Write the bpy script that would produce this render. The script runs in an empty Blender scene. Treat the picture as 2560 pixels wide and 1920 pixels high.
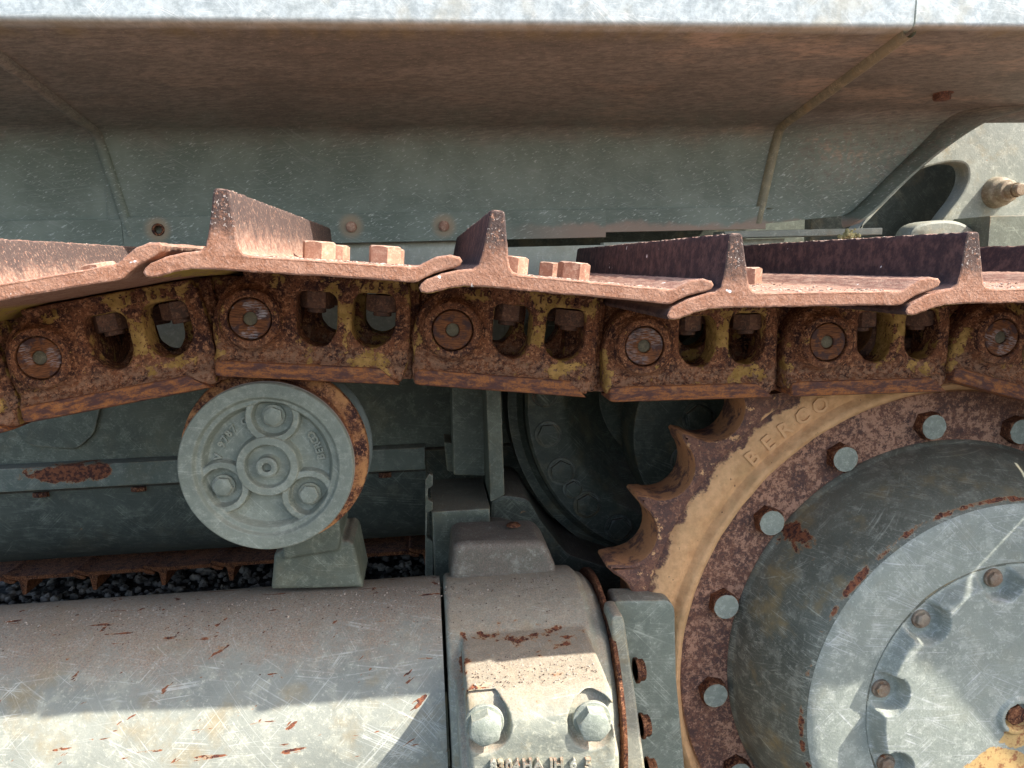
import bpy, bmesh, math, random
from math import pi, sin, cos, radians as R_, sqrt, atan2, hypot
from mathutils import Vector, Matrix, noise
from mathutils.geometry import tessellate_polygon
random.seed(7)
scene = bpy.context.scene
COL = scene.collection

# ------------------------------------------------------------------ camera
FPX = 1905.0
yv = Vector((1060 - 1280, 660 - 960, FPX)).normalized()
xv = Vector((17496, -750, FPX)); xv = (xv - yv * xv.dot(yv)).normalized()
zv = xv.cross(yv)
if zv.y > 0: zv = -zv
CAM = Vector((0, -.6, 1.0))
def at(px, py, Y):                     # photo pixel -> point on the plane y = Y
    r = Vector((px - 1280, py - 960, FPX))
    w = Vector((r.dot(xv), r.dot(yv), r.dot(zv)))
    return CAM + w * ((Y - CAM.y) / w.y)
cam_d = bpy.data.cameras.new("camera"); cam = bpy.data.objects.new("camera", cam_d); COL.objects.link(cam)
cam_d.sensor_width = 36; cam_d.lens = FPX / 2560 * 36; cam_d.clip_start = .02; cam_d.clip_end = 3000
right = Vector((xv[0], yv[0], zv[0])); down = Vector((xv[1], yv[1], zv[1])); fwd = Vector((xv[2], yv[2], zv[2]))
M = Matrix((( right[0], -down[0], -fwd[0], CAM[0]), (right[1], -down[1], -fwd[1], CAM[1]), (right[2], -down[2], -fwd[2], CAM[2]), (0, 0, 0, 1)))
cam.matrix_world = M
scene.camera = cam

# ------------------------------------------------------------------ light
SUN = Vector((.95, -.385, 1.0)).normalized()
world = bpy.data.worlds.new("World"); scene.world = world; world.use_nodes = True
wn = world.node_tree.nodes; bg = wn["Background"]; sky = wn.new("ShaderNodeTexSky"); sky.sky_type = 'NISHITA'; sky.sun_disc = False
sky.ozone_density = .2; sky.dust_density = 2.5; sky.air_density = 1.0; sky.sun_elevation = math.asin(SUN.z); sky.sun_rotation = atan2(SUN.x, SUN.y)
bg.inputs[1].default_value = .15; world.node_tree.links.new(sky.outputs[0], bg.inputs[0])
sl = bpy.data.lights.new("sun", 'SUN'); sl.energy = 4.0; sl.angle = R_(.5); sl.color = (1, .95, .87)
so = bpy.data.objects.new("sun", sl); COL.objects.link(so); so.rotation_euler = SUN.to_track_quat('Z', 'Y').to_euler(); so.location = SUN * 20
scene.view_settings.view_transform = 'Standard'; scene.view_settings.look = 'None'
scene.view_settings.exposure = 1.34; scene.view_settings.gamma = 1

# ------------------------------------------------------------------ node helpers
class N:
    def __init__(s, name):
        s.m = bpy.data.materials.new(name); s.m.use_nodes = True; s.t = s.m.node_tree
        s.b = s.t.nodes["Principled BSDF"]; s.b.inputs["Specular IOR Level"].default_value = .16 if "rust" in name else .28
        tc = s.t.nodes.new("ShaderNodeTexCoord"); s.o = tc.outputs["Object"]
        s.geo = s.t.nodes.new("ShaderNodeNewGeometry")
        oi = s.t.nodes.new("ShaderNodeObjectInfo")
        mu = s.t.nodes.new("ShaderNodeVectorMath"); mu.operation = 'MULTIPLY_ADD'
        cb = s.t.nodes.new("ShaderNodeCombineXYZ")
        for i in range(3): s.t.links.new(oi.outputs["Random"], cb.inputs[i])
        s.t.links.new(cb.outputs[0], mu.inputs[0]); mu.inputs[1].default_value = (7, 5, 3); s.t.links.new(s.o, mu.inputs[2])
        s.v = mu.outputs[0]            # object coordinates shifted per object
        s.rnd = oi.outputs["Random"]
    def L(s, a, i):
        if isinstance(a, (int, float)): i.default_value = a
        elif isinstance(a, tuple): i.default_value = a if len(a) != 3 or i.type != 'RGBA' else (*a, 1)
        else: s.t.links.new(a, i)
    def map(s, v, scale=(1, 1, 1), rot=(0, 0, 0), loc=(0, 0, 0)):
        n = s.t.nodes.new("ShaderNodeMapping"); s.L(v, n.inputs[0]); n.inputs[1].default_value = loc; n.inputs[2].default_value = rot; n.inputs[3].default_value = scale
        return n.outputs[0]
    def noise(s, sc, det=5, ro=.6, v=None, dist=0):
        n = s.t.nodes.new("ShaderNodeTexNoise"); s.L(v or s.v, n.inputs["Vector"]); n.inputs["Scale"].default_value = sc
        n.inputs["Detail"].default_value = det; n.inputs["Roughness"].default_value = ro; n.inputs["Distortion"].default_value = dist
        return n.outputs[0]
    def vor(s, sc, v=None, feat='F1'):
        n = s.t.nodes.new("ShaderNodeTexVoronoi"); n.feature = feat; s.L(v or s.v, n.inputs["Vector"]); n.inputs["Scale"].default_value = sc
        return n.outputs[0]
    def m_(s, op, a, b=0.0, c=None, clamp=False):
        n = s.t.nodes.new("ShaderNodeMath"); n.operation = op; n.use_clamp = clamp; s.L(a, n.inputs[0]); s.L(b, n.inputs[1])
        if c is not None: s.L(c, n.inputs[2])
        return n.outputs[0]
    def add(s, a, b): return s.m_('ADD', a, b)
    def mul(s, a, b): return s.m_('MULTIPLY', a, b)
    def step(s, x, a, b):              # smooth 0..1 between a and b
        n = s.t.nodes.new("ShaderNodeMapRange"); n.interpolation_type = 'SMOOTHSTEP'; s.L(x, n.inputs[0]); n.inputs[1].default_value = a; n.inputs[2].default_value = b
        if a > b:
            n.inputs[1].default_value = b; n.inputs[2].default_value = a; n.inputs[3].default_value = 1; n.inputs[4].default_value = 0
        return n.outputs[0]
    def mix(s, f, a, b):
        n = s.t.nodes.new("ShaderNodeMix"); n.data_type = 'RGBA'; s.L(f, n.inputs[0]); s.L(a, n.inputs[6]); s.L(b, n.inputs[7]); return n.outputs[2]
    def xyz(s, v=None):
        n = s.t.nodes.new("ShaderNodeSeparateXYZ"); s.L(v or s.o, n.inputs[0]); return n.outputs
    def nrm(s): return s.xyz(s.geo.outputs["Normal"])
    def blob(s, c, r, v=None):         # 1 at the centre, 0 at radius
        q = s.map(v or s.o, scale=tuple(1 / k for k in r), loc=tuple(-ci / k for ci, k in zip(c, r)))
        n = s.t.nodes.new("ShaderNodeVectorMath"); n.operation = 'LENGTH'; s.L(q, n.inputs[0])
        return s.m_('SUBTRACT', 1.0, n.outputs["Value"], clamp=True)
    def maxi(s, *a):
        o = a[0]
        for b in a[1:]: o = s.m_('MAXIMUM', o, b)
        return o
    def bump(s, h, dist=.001, st=.6, prev=None):
        n = s.t.nodes.new("ShaderNodeBump"); n.inputs["Strength"].default_value = st; n.inputs["Distance"].default_value = dist; s.L(h, n.inputs["Height"])
        if prev: s.L(prev, n.inputs["Normal"])
        return n.outputs[0]
    def out(s, col, rough=.6, normal=None, metal=0.0):
        s.L(col, s.b.inputs["Base Color"]); s.L(rough, s.b.inputs["Roughness"]); s.L(metal, s.b.inputs["Metallic"])
        if normal: s.L(normal, s.b.inputs["Normal"])
        return s.m

def scratches(n, sc=1.0, amount=.5, seeds=((0, 2.3), (1, .75), (2, -.45), (3, .06), (4, -.12))):
    acc = None
    for k, a in seeds:                 # long thin lines at several angles in the x-z plane
        v = n.map(n.v, rot=(0, a, 0), loc=(k * 3.1, k, k * 1.7))
        v = n.map(v, scale=(4.5 * sc, 22 * sc, 820 * sc))
        f = n.step(n.noise(1, 2, .5, v, .12), .63 - .06 * amount, .68)
        brk = n.step(n.noise(19 * sc, 3, .6, n.map(n.v, loc=(k * 2, 2, 5))), .47, .62)
        f = n.mul(n.mul(f, brk), n.add(.35, n.mul(n.step(n.noise(60 * sc, 2, .5), .4, .6), .5)))
        acc = f if acc is None else n.maxi(acc, f)
    return acc

def edge_mask(n, rad=.003, samples=4):
    b = n.t.nodes.new("ShaderNodeBevel"); b.samples = samples; b.inputs[0].default_value = rad
    d = n.t.nodes.new("ShaderNodeVectorMath"); d.operation = 'DOT_PRODUCT'; n.L(b.outputs[0], d.inputs[0]); n.L(n.geo.outputs["Normal"], d.inputs[1])
    return n.m_('SUBTRACT', 1.0, d.outputs["Value"], clamp=True)

def paint(name, base=(.17, .205, .195), dark=(.115, .145, .14), pale=(.34, .37, .35), dust=.6, chips=.5, scr=.6, sc=1.0, extra=None, dustcol=(.21, .148, .112), yellow=.25, rough=.5, edge=0, fleck=.5, stretch=(1, 1, 1), dlo=.35, dhi=.95):
    n = N(name)
    wm = lambda c: (c[0] * 1.06, c[1] * 1.01, c[2] * .90)
    base, dark, pale = wm(base), wm(dark), wm(pale)
    sv = n.map(n.v, scale=stretch)
    lo = n.noise(9 * sc, 5, .65); mid = n.noise(60 * sc, 7, .7, sv); fi = n.noise(300 * sc, 5, .65, sv); gr = n.noise(900 * sc, 2, .5)
    c = n.mix(n.step(lo, .35, .66), dark, base)
    c = n.mix(n.mul(n.step(mid, .47, .66), .6), c, pale)
    c = n.mix(n.mul(n.step(fi, .40, .28), .55), c, dark)
    c = n.mix(n.mul(n.mul(n.step(fi, .55, .66), n.step(mid, .38, .55)), fleck), c, tuple(min(.7, k * 1.45) for k in pale))
    c = n.mix(n.mul(n.step(gr, .38, .62), .3), c, n.mix(.5, c, pale))
    # yellowed blotches of old oil and lichen
    yl = n.noise(17 * sc, 6, .65, n.map(n.v, loc=(3, 1, 2)))
    c = n.mix(n.mul(n.step(yl, .50, .72), yellow), c, (.30, .225, .11))
    if scr > 0:
        s1 = scratches(n, sc, scr)
        c = n.mix(n.mul(s1, min(1, scr)), c, tuple(min(.75, k * 1.9 + .05) for k in pale))
    # settled dust on what faces up
    up = n.nrm()[2]
    d = n.mul(n.step(n.add(up, n.mul(n.m_('SUBTRACT', n.noise(24 * sc, 7, .7), .5), 1.3 if dlo < .5 else .7)), dlo, dhi), dust)
    d = n.mul(d, n.add(.35, n.mul(n.step(n.noise(430 * sc, 4, .7), .38, .58), .65)))
    c = n.mix(d, c, n.mix(n.step(n.noise(600, 3, .7), .35, .65), tuple(k * .7 for k in dustcol), tuple(k * 1.25 for k in dustcol)))
    # chipped paint: rust with a warm rim
    ch = n.add(n.noise(38 * sc, 9, .64, n.map(n.v, loc=(9, 4, 1)), .3), n.mul(n.m_('SUBTRACT', n.noise(6 * sc, 2, .5, n.map(n.v, loc=(5, 5, 5))), .5), .35))
    if extra: ch = n.add(ch, extra(n))
    t = .79 - .1 * chips
    if edge:
        em = edge_mask(n)
        ch = n.add(ch, n.mul(n.step(em, .02, .25), .16 * edge))
        c = n.mix(n.mul(n.mul(n.step(em, .01, .12), n.step(mid, .35, .55)), .55 * edge), c, n.mix(n.step(yl, .4, .6), (.5, .5, .45), (.42, .31, .15)))
    halo = n.step(ch, t - .05, t - .002); core = n.step(ch, t, t + .01)
    c = n.mix(n.mul(halo, .65), c, (.38, .20, .09))
    rc = n.mix(n.step(n.noise(180 * sc, 5, .7), .4, .6), (.065, .026, .022), (.27, .095, .045))
    c = n.mix(core, c, rc)
    h = n.add(n.add(n.mul(n.noise(140 * sc, 6, .6), .8), n.mul(fi, .35)), n.mul(core, -.5))
    nb = n.bump(h, .0014, .45)
    return n.out(c, n.add(n.add(rough, n.mul(n.add(d, core), .3)), n.mul(n.m_('SUBTRACT', mid, .5), .3)), nb)

def rust_col(n, scale=1.0, bright=1.0):
    a = n.noise(55 * scale, 8, .74); b = n.noise(260 * scale, 6, .72)
    k = bright
    c = n.mix(n.step(a, .38, .58), (.032 * k, .014 * k, .013 * k), (.165 * k, .064 * k, .031 * k))
    c = n.mix(n.mul(n.step(b, .5, .62), .85), c, (.37 * k, .175 * k, .09 * k))
    c = n.mix(n.mul(n.step(n.noise(560 * scale, 4, .65), .53, .62), .85), c, (.022 * k, .011 * k, .012 * k))
    return c, a, b

# --- link: dark cast rust with remains of yellow paint
def link_mat():
    n = N("cast_rust_yellow_remains")
    c, a, b = rust_col(n, 1.0, 1.5)
    p = n.noise(48, 9, .66, n.map(n.v, loc=(1, 7, 3)), .2)
    bias = n.maxi(n.blob((.105, .2, .04), (.075, .08, .026)), n.blob((.118, .2, -.033), (.034, .06, .016)), n.blob((.088, .2, .005), (.024, .06, .05)), n.mul(n.blob((.02, .2, .038), (.03, .07, .014)), .8), n.mul(n.blob((-.036, .2, -.025), (.014, .07, .04)), .8))
    inner = n.step(n.m_('ABSOLUTE', n.nrm()[1]), .75, .35)     # the walls of the windows keep their paint
    bias = n.add(n.mul(bias, .25), n.mul(n.mul(inner, n.step(n.xyz()[0], .03, .05)), .07))
    y = n.step(n.add(n.add(p, bias), n.mul(n.m_('SUBTRACT', n.rnd, .5), .05)), .62, .645)
    yc = n.mix(n.step(n.noise(90, 4, .6), .35, .7), (.36, .21, .06), (.60, .36, .125))
    spots = n.step(n.noise(330, 4, .55), .58, .64)
    y2 = n.mul(y, n.m_('SUBTRACT', 1.0, spots))
    # pale dusty lower web
    z = n.xyz()[2]
    dusty = n.mul(n.mul(n.step(z, -.018, -.034), n.step(n.noise(190, 5, .7), .42, .6)), .7)
    c = n.mix(dusty, c, (.38, .22, .14))
    c = n.mix(y2, c, yc)
    h = n.add(n.mul(n.noise(230, 6, .65), 1.0), n.mul(y2, .35))
    return n.out(c, .72, n.bump(h, .0020, .75))

def rail_mat():
    n = N("worn_orange_rust")
    a = n.noise(1, 6, .7, n.map(n.v, scale=(60, 200, 200))); b = n.noise(500, 4, .65)
    c = n.mix(n.step(a, .4, .62), (.12, .055, .045), (.44, .165, .055))
    c = n.mix(n.mul(n.step(b, .5, .62), .6), c, (.12, .065, .065))
    c = n.mix(n.mul(n.step(n.noise(90, 4, .6), .55, .75), .5), c, (.55, .25, .10))
    return n.out(c, .55, n.bump(b, .0006, .4))

def shoe_mat():
    n = N("pale_shoe_rust")
    a = n.noise(75, 7, .7); b = n.noise(420, 5, .65); z = n.xyz()[2]; ny = n.nrm()
    c = n.mix(n.step(a, .35, .65), (.30, .135, .078), (.42, .225, .15))
    c = n.mix(n.mul(n.step(b, .5, .68), .5), c, (.56, .35, .27))
    c = n.mix(n.mul(n.step(n.noise(640, 3, .6), .56, .66), .3), c, (.15, .075, .06))
    c = n.mix(n.mul(n.step(n.noise(34, 5, .6), .56, .72), .5), c, (.34, .17, .12))
    # pale soil dust on the upper faces and the grouser
    side = n.m_('ABSOLUTE', ny[0])
    dz = n.step(n.add(z, n.mul(n.m_('SUBTRACT', n.noise(60, 6, .7), .5), .05)), .062, .092)
    c = n.mix(n.mul(n.step(b, .3, .55), n.mul(n.step(side, .6, .9), .85)), c, n.mix(n.step(n.noise(250, 6, .75), .42, .6), (.15, .09, .075), (.40, .29, .22)))
    # smoke-black crust at the top of the front end of the grouser, with grains of soil
    c = n.mix(n.mul(n.rnd, .35), c, (.25, .14, .10))
    dk = n.mul(n.mul(dz, n.step(n.noise(330, 5, .7), .34, .46)), .92)
    c = n.mix(dk, c, (.055, .042, .040))
    c = n.mix(n.mul(n.mul(n.step(z, .068, .09), n.step(ny[1], -.7, -.9)), n.step(n.noise(480, 3, .6), .62, .66)), c, (.48, .40, .35))
    # left faces of the grousers: dark purple scale, plus shade put into the colour
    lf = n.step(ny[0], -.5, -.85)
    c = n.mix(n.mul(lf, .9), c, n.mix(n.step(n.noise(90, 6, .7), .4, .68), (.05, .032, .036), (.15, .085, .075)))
    up = n.step(ny[2], .5, .9)
    c = n.mix(n.mul(up, .6), c, n.mix(n.step(n.noise(1, 6, .7, n.map(n.v, scale=(300, 40, 300))), .42, .6), (.27, .15, .12), (.50, .34, .26)))
    c = n.mix(n.step(n.noise(110, 2, .4, n.map(n.v, loc=(4, 4, 4))), .765, .785), c, (.8, .78, .76))
    dn = n.mul(n.step(ny[2], -.6, -.95), n.step(n.xyz()[0], .03, .0))
    c = n.mix(n.mul(dn, n.step(a, .4, .5)), c, (.42, .27, .06))
    h = n.add(n.mul(b, .8), n.mul(n.noise(170, 5, .65), .8))
    return n.out(c, .75, n.bump(h, .0014, .65))

def simple_rust(name, k=1.0, tint=None, bump=.0014, scale=1.0):
    n = N(name); c, a, b = rust_col(n, scale, k)
    if tint: c = n.mix(.5, c, tint)
    return n.out(c, .7, n.bump(n.add(a, b), bump, .6))

def pin_mat():
    n = N("worn_pin_steel_rust")
    s_ = n.noise(1, 5, .6, n.map(n.v, scale=(90, 60, 1100)), .1)
    c = n.mix(n.step(s_, .38, .62), (.12, .045, .022), (.30, .115, .045))
    c = n.mix(n.step(n.noise(60, 5, .65), .5, .62), c, (.085, .045, .042))
    w = n.mul(n.step(n.noise(1, 4, .6, n.map(n.v, scale=(120, 60, 1700), loc=(3, 0, 0)), .1), .5, .56), n.step(n.noise(52, 3, .5, n.map(n.v, loc=(2, 8, 1))), .5, .58))
    c = n.mix(n.mul(w, n.step(n.rnd, .25, .75)), c, (.50, .47, .50))
    return n.out(c, .5, n.bump(s_, .0003, .3))

def tan_ring_mat():
    n = N("tan_primer_over_rust")
    c, a, b = rust_col(n, .8, 1.15)
    c = n.mix(.35, c, (.24, .15, .13))
    x = n.xyz(); r = n.m_('SQRT', n.add(n.mul(x[0], x[0]), n.mul(x[2], x[2])))
    rr = n.add(r, n.mul(n.m_('SUBTRACT', n.noise(36, 8, .7), .5), .05))
    face = n.step(n.nrm()[1], -.3, -.6)
    tan = n.mul(n.step(rr, .399, .394), n.step(r, .338, .342))
    loose = n.mul(n.step(n.noise(70, 8, .65, n.map(n.v, loc=(6, 1, 1))), .60, .62), n.step(r, .395, .41))
    tan = n.maxi(n.mul(tan, 1.0), n.mul(loose, face))
    tc = n.mix(n.step(n.noise(60, 6, .65), .3, .7), (.60, .335, .16), (.80, .475, .24))
    tc = n.mix(n.mul(n.step(n.noise(12, 4, .6), .5, .75), .5), tc, (.36, .25, .12))
    tc = n.mix(n.step(n.noise(150, 4, .6), .70, .73), tc, (.09, .04, .03))
    # bare ring with flecks of primer
    inner = n.step(r, .344, .340)
    fl = n.mul(n.mul(inner, n.step(n.add(n.noise(190, 8, .78), n.mul(n.m_('SUBTRACT', n.noise(22, 3, .5), .5), .3)), .505, .55)), .85)
    c = n.mix(fl, c, (.52, .29, .19))
    # tooth flanks
    fk = n.mul(n.step(n.m_('ABSOLUTE', n.nrm()[1]), .7, .3), n.step(r, .395, .405))
    c = n.mix(n.mul(fk, n.step(n.noise(38, 7, .65), .40, .52)), c, (.50, .235, .11))
    c = n.mix(tan, c, tc)
    return n.out(c, .65, n.bump(n.add(n.noise(85, 7, .65), n.mul(b, .4)), .0034, .8))

# ------------------------------------------------------------------ mesh helpers
def tag(o, label=None, cat=None, group=None, kind=None):
    if label: o['label'] = label
    if cat: o['category'] = cat
    if group: o['group'] = group
    if kind: o['kind'] = kind
    return o
def empty(name, loc=(0, 0, 0), label=None, cat=None, group=None):
    o = bpy.data.objects.new(name, None); COL.objects.link(o); o.location = loc; o.empty_display_size = .05
    return tag(o, label, cat, group)
def finish(me, mat, ang=35):
    me.polygons.foreach_set('use_smooth', [len(p.vertices) > 3 for p in me.polygons])
    me.set_sharp_from_angle(angle=R_(ang))
    if mat: me.materials.clear(); me.materials.append(mat)
    return me
def mesh(vs, fs, mat=None, ang=35, name="mesh"):
    me = bpy.data.meshes.new(name); me.from_pydata([tuple(v) for v in vs], [], fs); me.update()
    return finish(me, mat, ang)
def obj(name, me, parent=None, loc=None, rot=None, world=False):
    o = bpy.data.objects.new(name, me); COL.objects.link(o)
    if loc is not None: o.location = loc
    if rot is not None: o.rotation_euler = rot
    if parent:
        o.parent = parent
        if world: o.location = Vector(o.location) - parent.location      # parents here carry no rotation when this is used
    return o
class MB:
    def __init__(s): s.v = []; s.f = []
    def addm(s, vs, fs, T=None):
        k = len(s.v)
        for v in vs: s.v.append(T @ Vector(v) if T else Vector(v))
        s.f += [tuple(i + k for i in f) for f in fs]; return s
    def mesh(s, mat, ang=35): return mesh(s.v, s.f, mat, ang)
def inset(loop, d):
    n = len(loop); out = []
    area = sum(loop[i][0] * loop[(i + 1) % n][1] - loop[(i + 1) % n][0] * loop[i][1] for i in range(n))
    sg = 1 if area > 0 else -1
    for i in range(n):
        a, b, c = Vector(loop[i - 1]), Vector(loop[i]), Vector(loop[(i + 1) % n])
        e1 = (b - a).normalized(); e2 = (c - b).normalized()
        n1 = Vector((-e1.y, e1.x)) * sg; n2 = Vector((-e2.y, e2.x)) * sg
        m = (n1 + n2); m = m.normalized() if m.length > 1e-6 else n1
        k = d / max(.5, m.dot(n1)); out.append((b.x + m.x * k, b.y + m.y * k))
    return out
def resample(loop, step):
    out = []
    for i in range(len(loop)):
        a = Vector(loop[i]); b = Vector(loop[(i + 1) % len(loop)]); k = max(1, int((b - a).length / step))
        for j in range(k): out.append(tuple(a.lerp(b, j / k)))
    return out
def roundpoly(pts, r, seg=5):
    out = []; n = len(pts)
    for i in range(n):
        a, b, c = Vector(pts[i - 1]), Vector(pts[i]), Vector(pts[(i + 1) % n])
        rr = r[i] if isinstance(r, (list, tuple)) else r
        u = (a - b); w = (c - b); rr = min(rr, u.length * .48, w.length * .48)
        if rr < 1e-5: out.append(tuple(b)); continue
        p = b + u.normalized() * rr; q = b + w.normalized() * rr
        for k in range(seg + 1):
            t = k / seg; out.append(tuple((1 - t) ** 2 * p + 2 * t * (1 - t) * b + t * t * q))
    return out
def smoothloop(pts, it=2):
    for _ in range(it):
        o = []
        for i in range(len(pts)):
            a = Vector(pts[i]); b = Vector(pts[(i + 1) % len(pts)]); o += [tuple(a.lerp(b, .25)), tuple(a.lerp(b, .75))]
        pts = o
    return pts
def plate(outer, holes=(), y0=0, y1=.01, bev=.001, ys=None, bseg=2):
    """outline in x-z extruded along y, front (y0) faces -y, rounded edges"""
    vs = []; fs = []; loops = [list(outer)] + [list(h) for h in holes]
    prof = []
    for k in range(bseg + 1):
        a = pi / 2 * k / bseg; prof.append((y0 + bev * (1 - sin(a)), bev * (1 - cos(a))))
    prof = prof[::-1]                      # (y, inset): from face inwards
    prof = [(y0 + bev * (1 - cos(pi / 2 * k / bseg)), bev * (1 - sin(pi / 2 * k / bseg))) for k in range(bseg + 1)]
    back = [(y1 + y0 - y, d) for y, d in prof][::-1]
    mids = [(y, 0) for y in (ys or []) if y0 + bev < y < y1 - bev]
    prof = prof + mids + back
    if bev <= 0: prof = [(y0, 0)] + mids + [(y1, 0)]
    capf = []; capb = []
    for li, lp in enumerate(loops):
        n = len(lp); area = sum(lp[i][0] * lp[(i + 1) % n][1] - lp[(i + 1) % n][0] * lp[i][1] for i in range(n))
        if (area > 0) != (li == 0): lp = lp[::-1]
        base = len(vs)
        for (y, d) in prof:
            q = lp if d == 0 else inset(lp, d if li == 0 else -d)
            vs += [Vector((p[0], y, p[1])) for p in q]
        for r in range(len(prof) - 1):
            for i in range(n):
                a = base + r * n + i; b = base + r * n + (i + 1) % n
                fs.append((a, b, b + n, a + n))
        capf.append(list(range(base, base + n))); capb.append(list(range(base + (len(prof) - 1) * n, base + len(prof) * n)))
    for ids, flip in ((capf, False), (capb, True)):
        flat = [i for l in ids for i in l]
        tris = tessellate_polygon([[Vector((vs[i].x, vs[i].z, 0)) for i in l] for l in ids])
        for t in tris:
            a, b, c = (flat[k] for k in t)
            cr = (vs[b].x - vs[a].x) * (vs[c].z - vs[a].z) - (vs[c].x - vs[a].x) * (vs[b].z - vs[a].z)
            if abs(cr) < 1e-14: continue
            if (cr > 0) == flip: b, c = c, b
            fs.append((a, b, c))
    return vs, fs
def lathe(prof, seg=64, cap0=True, cap1=True, wob=None):
    """profile (r, y) about the y axis, listed so that the outside faces out"""
    vs = []; fs = []; n = len(prof)
    for j in range(seg):
        a = 2 * pi * j / seg
        for (r, y) in prof: vs.append(Vector((r * cos(a), y, r * sin(a))))
    for j in range(seg):
        k = (j + 1) % seg
        for i in range(n - 1): fs.append((j * n + i, k * n + i, k * n + i + 1, j * n + i + 1))
    if cap0 and prof[0][0] > 1e-5: fs.append(tuple(j * n for j in range(seg))[::-1])
    if cap1 and prof[-1][0] > 1e-5: fs.append(tuple(j * n + n - 1 for j in range(seg)))
    return vs, fs
def hexhead(R, h, ch=.25, rot=0, washer=0):
    """hex bolt head whose face looks along -y, base on y=0; chamfered corners"""
    vs = []; fs = []; n = 24
    def hexr(a): 
        b = (a % (pi / 3)) - pi / 6; return R * cos(pi / 6) / cos(b)
    rf = R * cos(pi / 6) * .985
    rings = []
    for (kind, y) in (('h', 0), ('h', -h * (1 - ch)), ('c', -h * .97), ('f', -h), ):
        rg = []
        for i in range(n):
            a = 2 * pi * i / n
            hr = hexr(a)
            if kind == 'h': r = hr; yy = y if y == 0 else -h + (hr - rf) * .55 + h * .03
            elif kind == 'c': r = min(hr, rf); yy = y
            else: r = rf * .93; yy = y
            rg.append(len(vs)); vs.append(Vector((r * cos(a + rot), yy, r * sin(a + rot))))
        rings.append(rg)
    for A, B in zip(rings, rings[1:]):
        for i in range(n): fs.append((A[i], B[i], B[(i + 1) % n], A[(i + 1) % n]))
    fs.append(tuple(rings[-1])[::-1]); fs.append(tuple(rings[0]))
    if washer:
        k = len(vs); v2, f2 = lathe([(0.001, .0), (washer, .0), (washer, -.0028), (washer * .97, -.0034), (.001, -.0034)][::-1], 32)
        vs += v2; fs += [tuple(i + k for i in f) for f in f2]
    return vs, fs
def fixn(me):
    bm = bmesh.new(); bm.from_mesh(me); bmesh.ops.recalc_face_normals(bm, faces=bm.faces); bm.to_mesh(me); bm.free(); return me
def remesh(me, voxel, smooth=4, mat=None, amp=0, freq=60, ang=60):
    o = bpy.data.objects.new("tmp", me); COL.objects.link(o)
    r = o.modifiers.new("r", 'REMESH'); r.mode = 'VOXEL'; r.voxel_size = voxel
    if smooth:
        s = o.modifiers.new("s", 'SMOOTH'); s.iterations = smooth; s.factor = .5
    dg = bpy.context.evaluated_depsgraph_get(); dg.update()
    m2 = bpy.data.meshes.new_from_object(o.evaluated_get(dg)); bpy.data.objects.remove(o)
    if amp:
        nn = [v.normal.copy() for v in m2.vertices]; cc = [v.co.copy() for v in m2.vertices]; buf = []
        for c, k in zip(cc, nn): buf.extend(c + k * (amp * noise.fractal(c * freq, 1, 2, 3)))
        m2.vertices.foreach_set('co', buf); m2.update()
    return finish(m2, mat, ang)
def box(x0, x1, y0, y1, z0, z1, bev=.002, mat=None, m=False):
    vs, fs = plate([(x0, z0), (x1, z0), (x1, z1), (x0, z1)], (), y0, y1, bev)
    return (vs, fs)
def curvy(outer, h=(), **k): return plate(outer, h, **k)
def grid_disc(R, f, nr=90, nt=220, edge=None):
    """polar height field; f(x,z) gives y"""
    vs = [Vector((0, f(0, 0), 0))]; fs = []
    for i in range(1, nr + 1):
        r = R * i / nr
        for j in range(nt):
            a = 2 * pi * j / nt; x, z = r * cos(a), r * sin(a); vs.append(Vector((x, f(x, z), z)))
    for j in range(nt): fs.append((0, 1 + (j + 1) % nt, 1 + j)[::-1])
    for i in range(nr - 1):
        for j in range(nt):
            a = 1 + i * nt + j; b = 1 + i * nt + (j + 1) % nt
            fs.append((a, b, b + nt, a + nt)[::-1])
    if edge:
        k = len(vs)
        for (r, y) in edge:
            for j in range(nt):
                a = 2 * pi * j / nt; vs.append(Vector((r * cos(a), y, r * sin(a))))
        prev = 1 + (nr - 1) * nt
        for e in range(len(edge)):
            cur = k + e * nt
            for j in range(nt): fs.append((prev + j, prev + (j + 1) % nt, cur + (j + 1) % nt, cur + j)[::-1])
            prev = cur
    return vs, fs
def sm(x, a, b):
    t = max(0, min(1, (x - a) / (b - a))) if b != a else float(x > a); return t * t * (3 - 2 * t)
_font_cache = {}
def glyphs(txt, size, depth, bevel=.0003):
    """text as solid mesh; local x right, z up, raised towards -y"""
    key = (txt, size, depth)
    if key not in _font_cache:
        c = bpy.data.curves.new("txt", 'FONT'); c.body = txt; c.size = size; c.extrude = depth; c.bevel_depth = bevel; c.offset = .0002; c.resolution_u = 2; c.align_x = 'CENTER'; c.align_y = 'CENTER'
        o = bpy.data.objects.new("tmp", c); COL.objects.link(o); dg = bpy.context.evaluated_depsgraph_get(); dg.update()
        m = bpy.data.meshes.new_from_object(o.evaluated_get(dg)); bpy.data.objects.remove(o)
        _font_cache[key] = ([Vector((v.co.x, -v.co.z, v.co.y)) for v in m.vertices], [tuple(p.vertices) for p in m.polygons])
    return _font_cache[key]
def arc_text(mb, txt, size, depth, rad, a0, da, y, cx=0, cz=0, flip=1):
    for i, ch in enumerate(txt):
        if ch == ' ': continue
        a = a0 + da * i; v, f = glyphs(ch, size, depth)
        mb.addm(v, f, Matrix.Translation((cx + rad * cos(a), y, cz + rad * sin(a))) @ Matrix.Rotation(-(a - flip * pi / 2), 4, 'Y'))
def copy_tree(o, parent=None):
    c = o.copy(); COL.objects.link(c); c.parent = parent
    for ch in o.children: copy_tree(ch, c)
    return c

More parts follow.
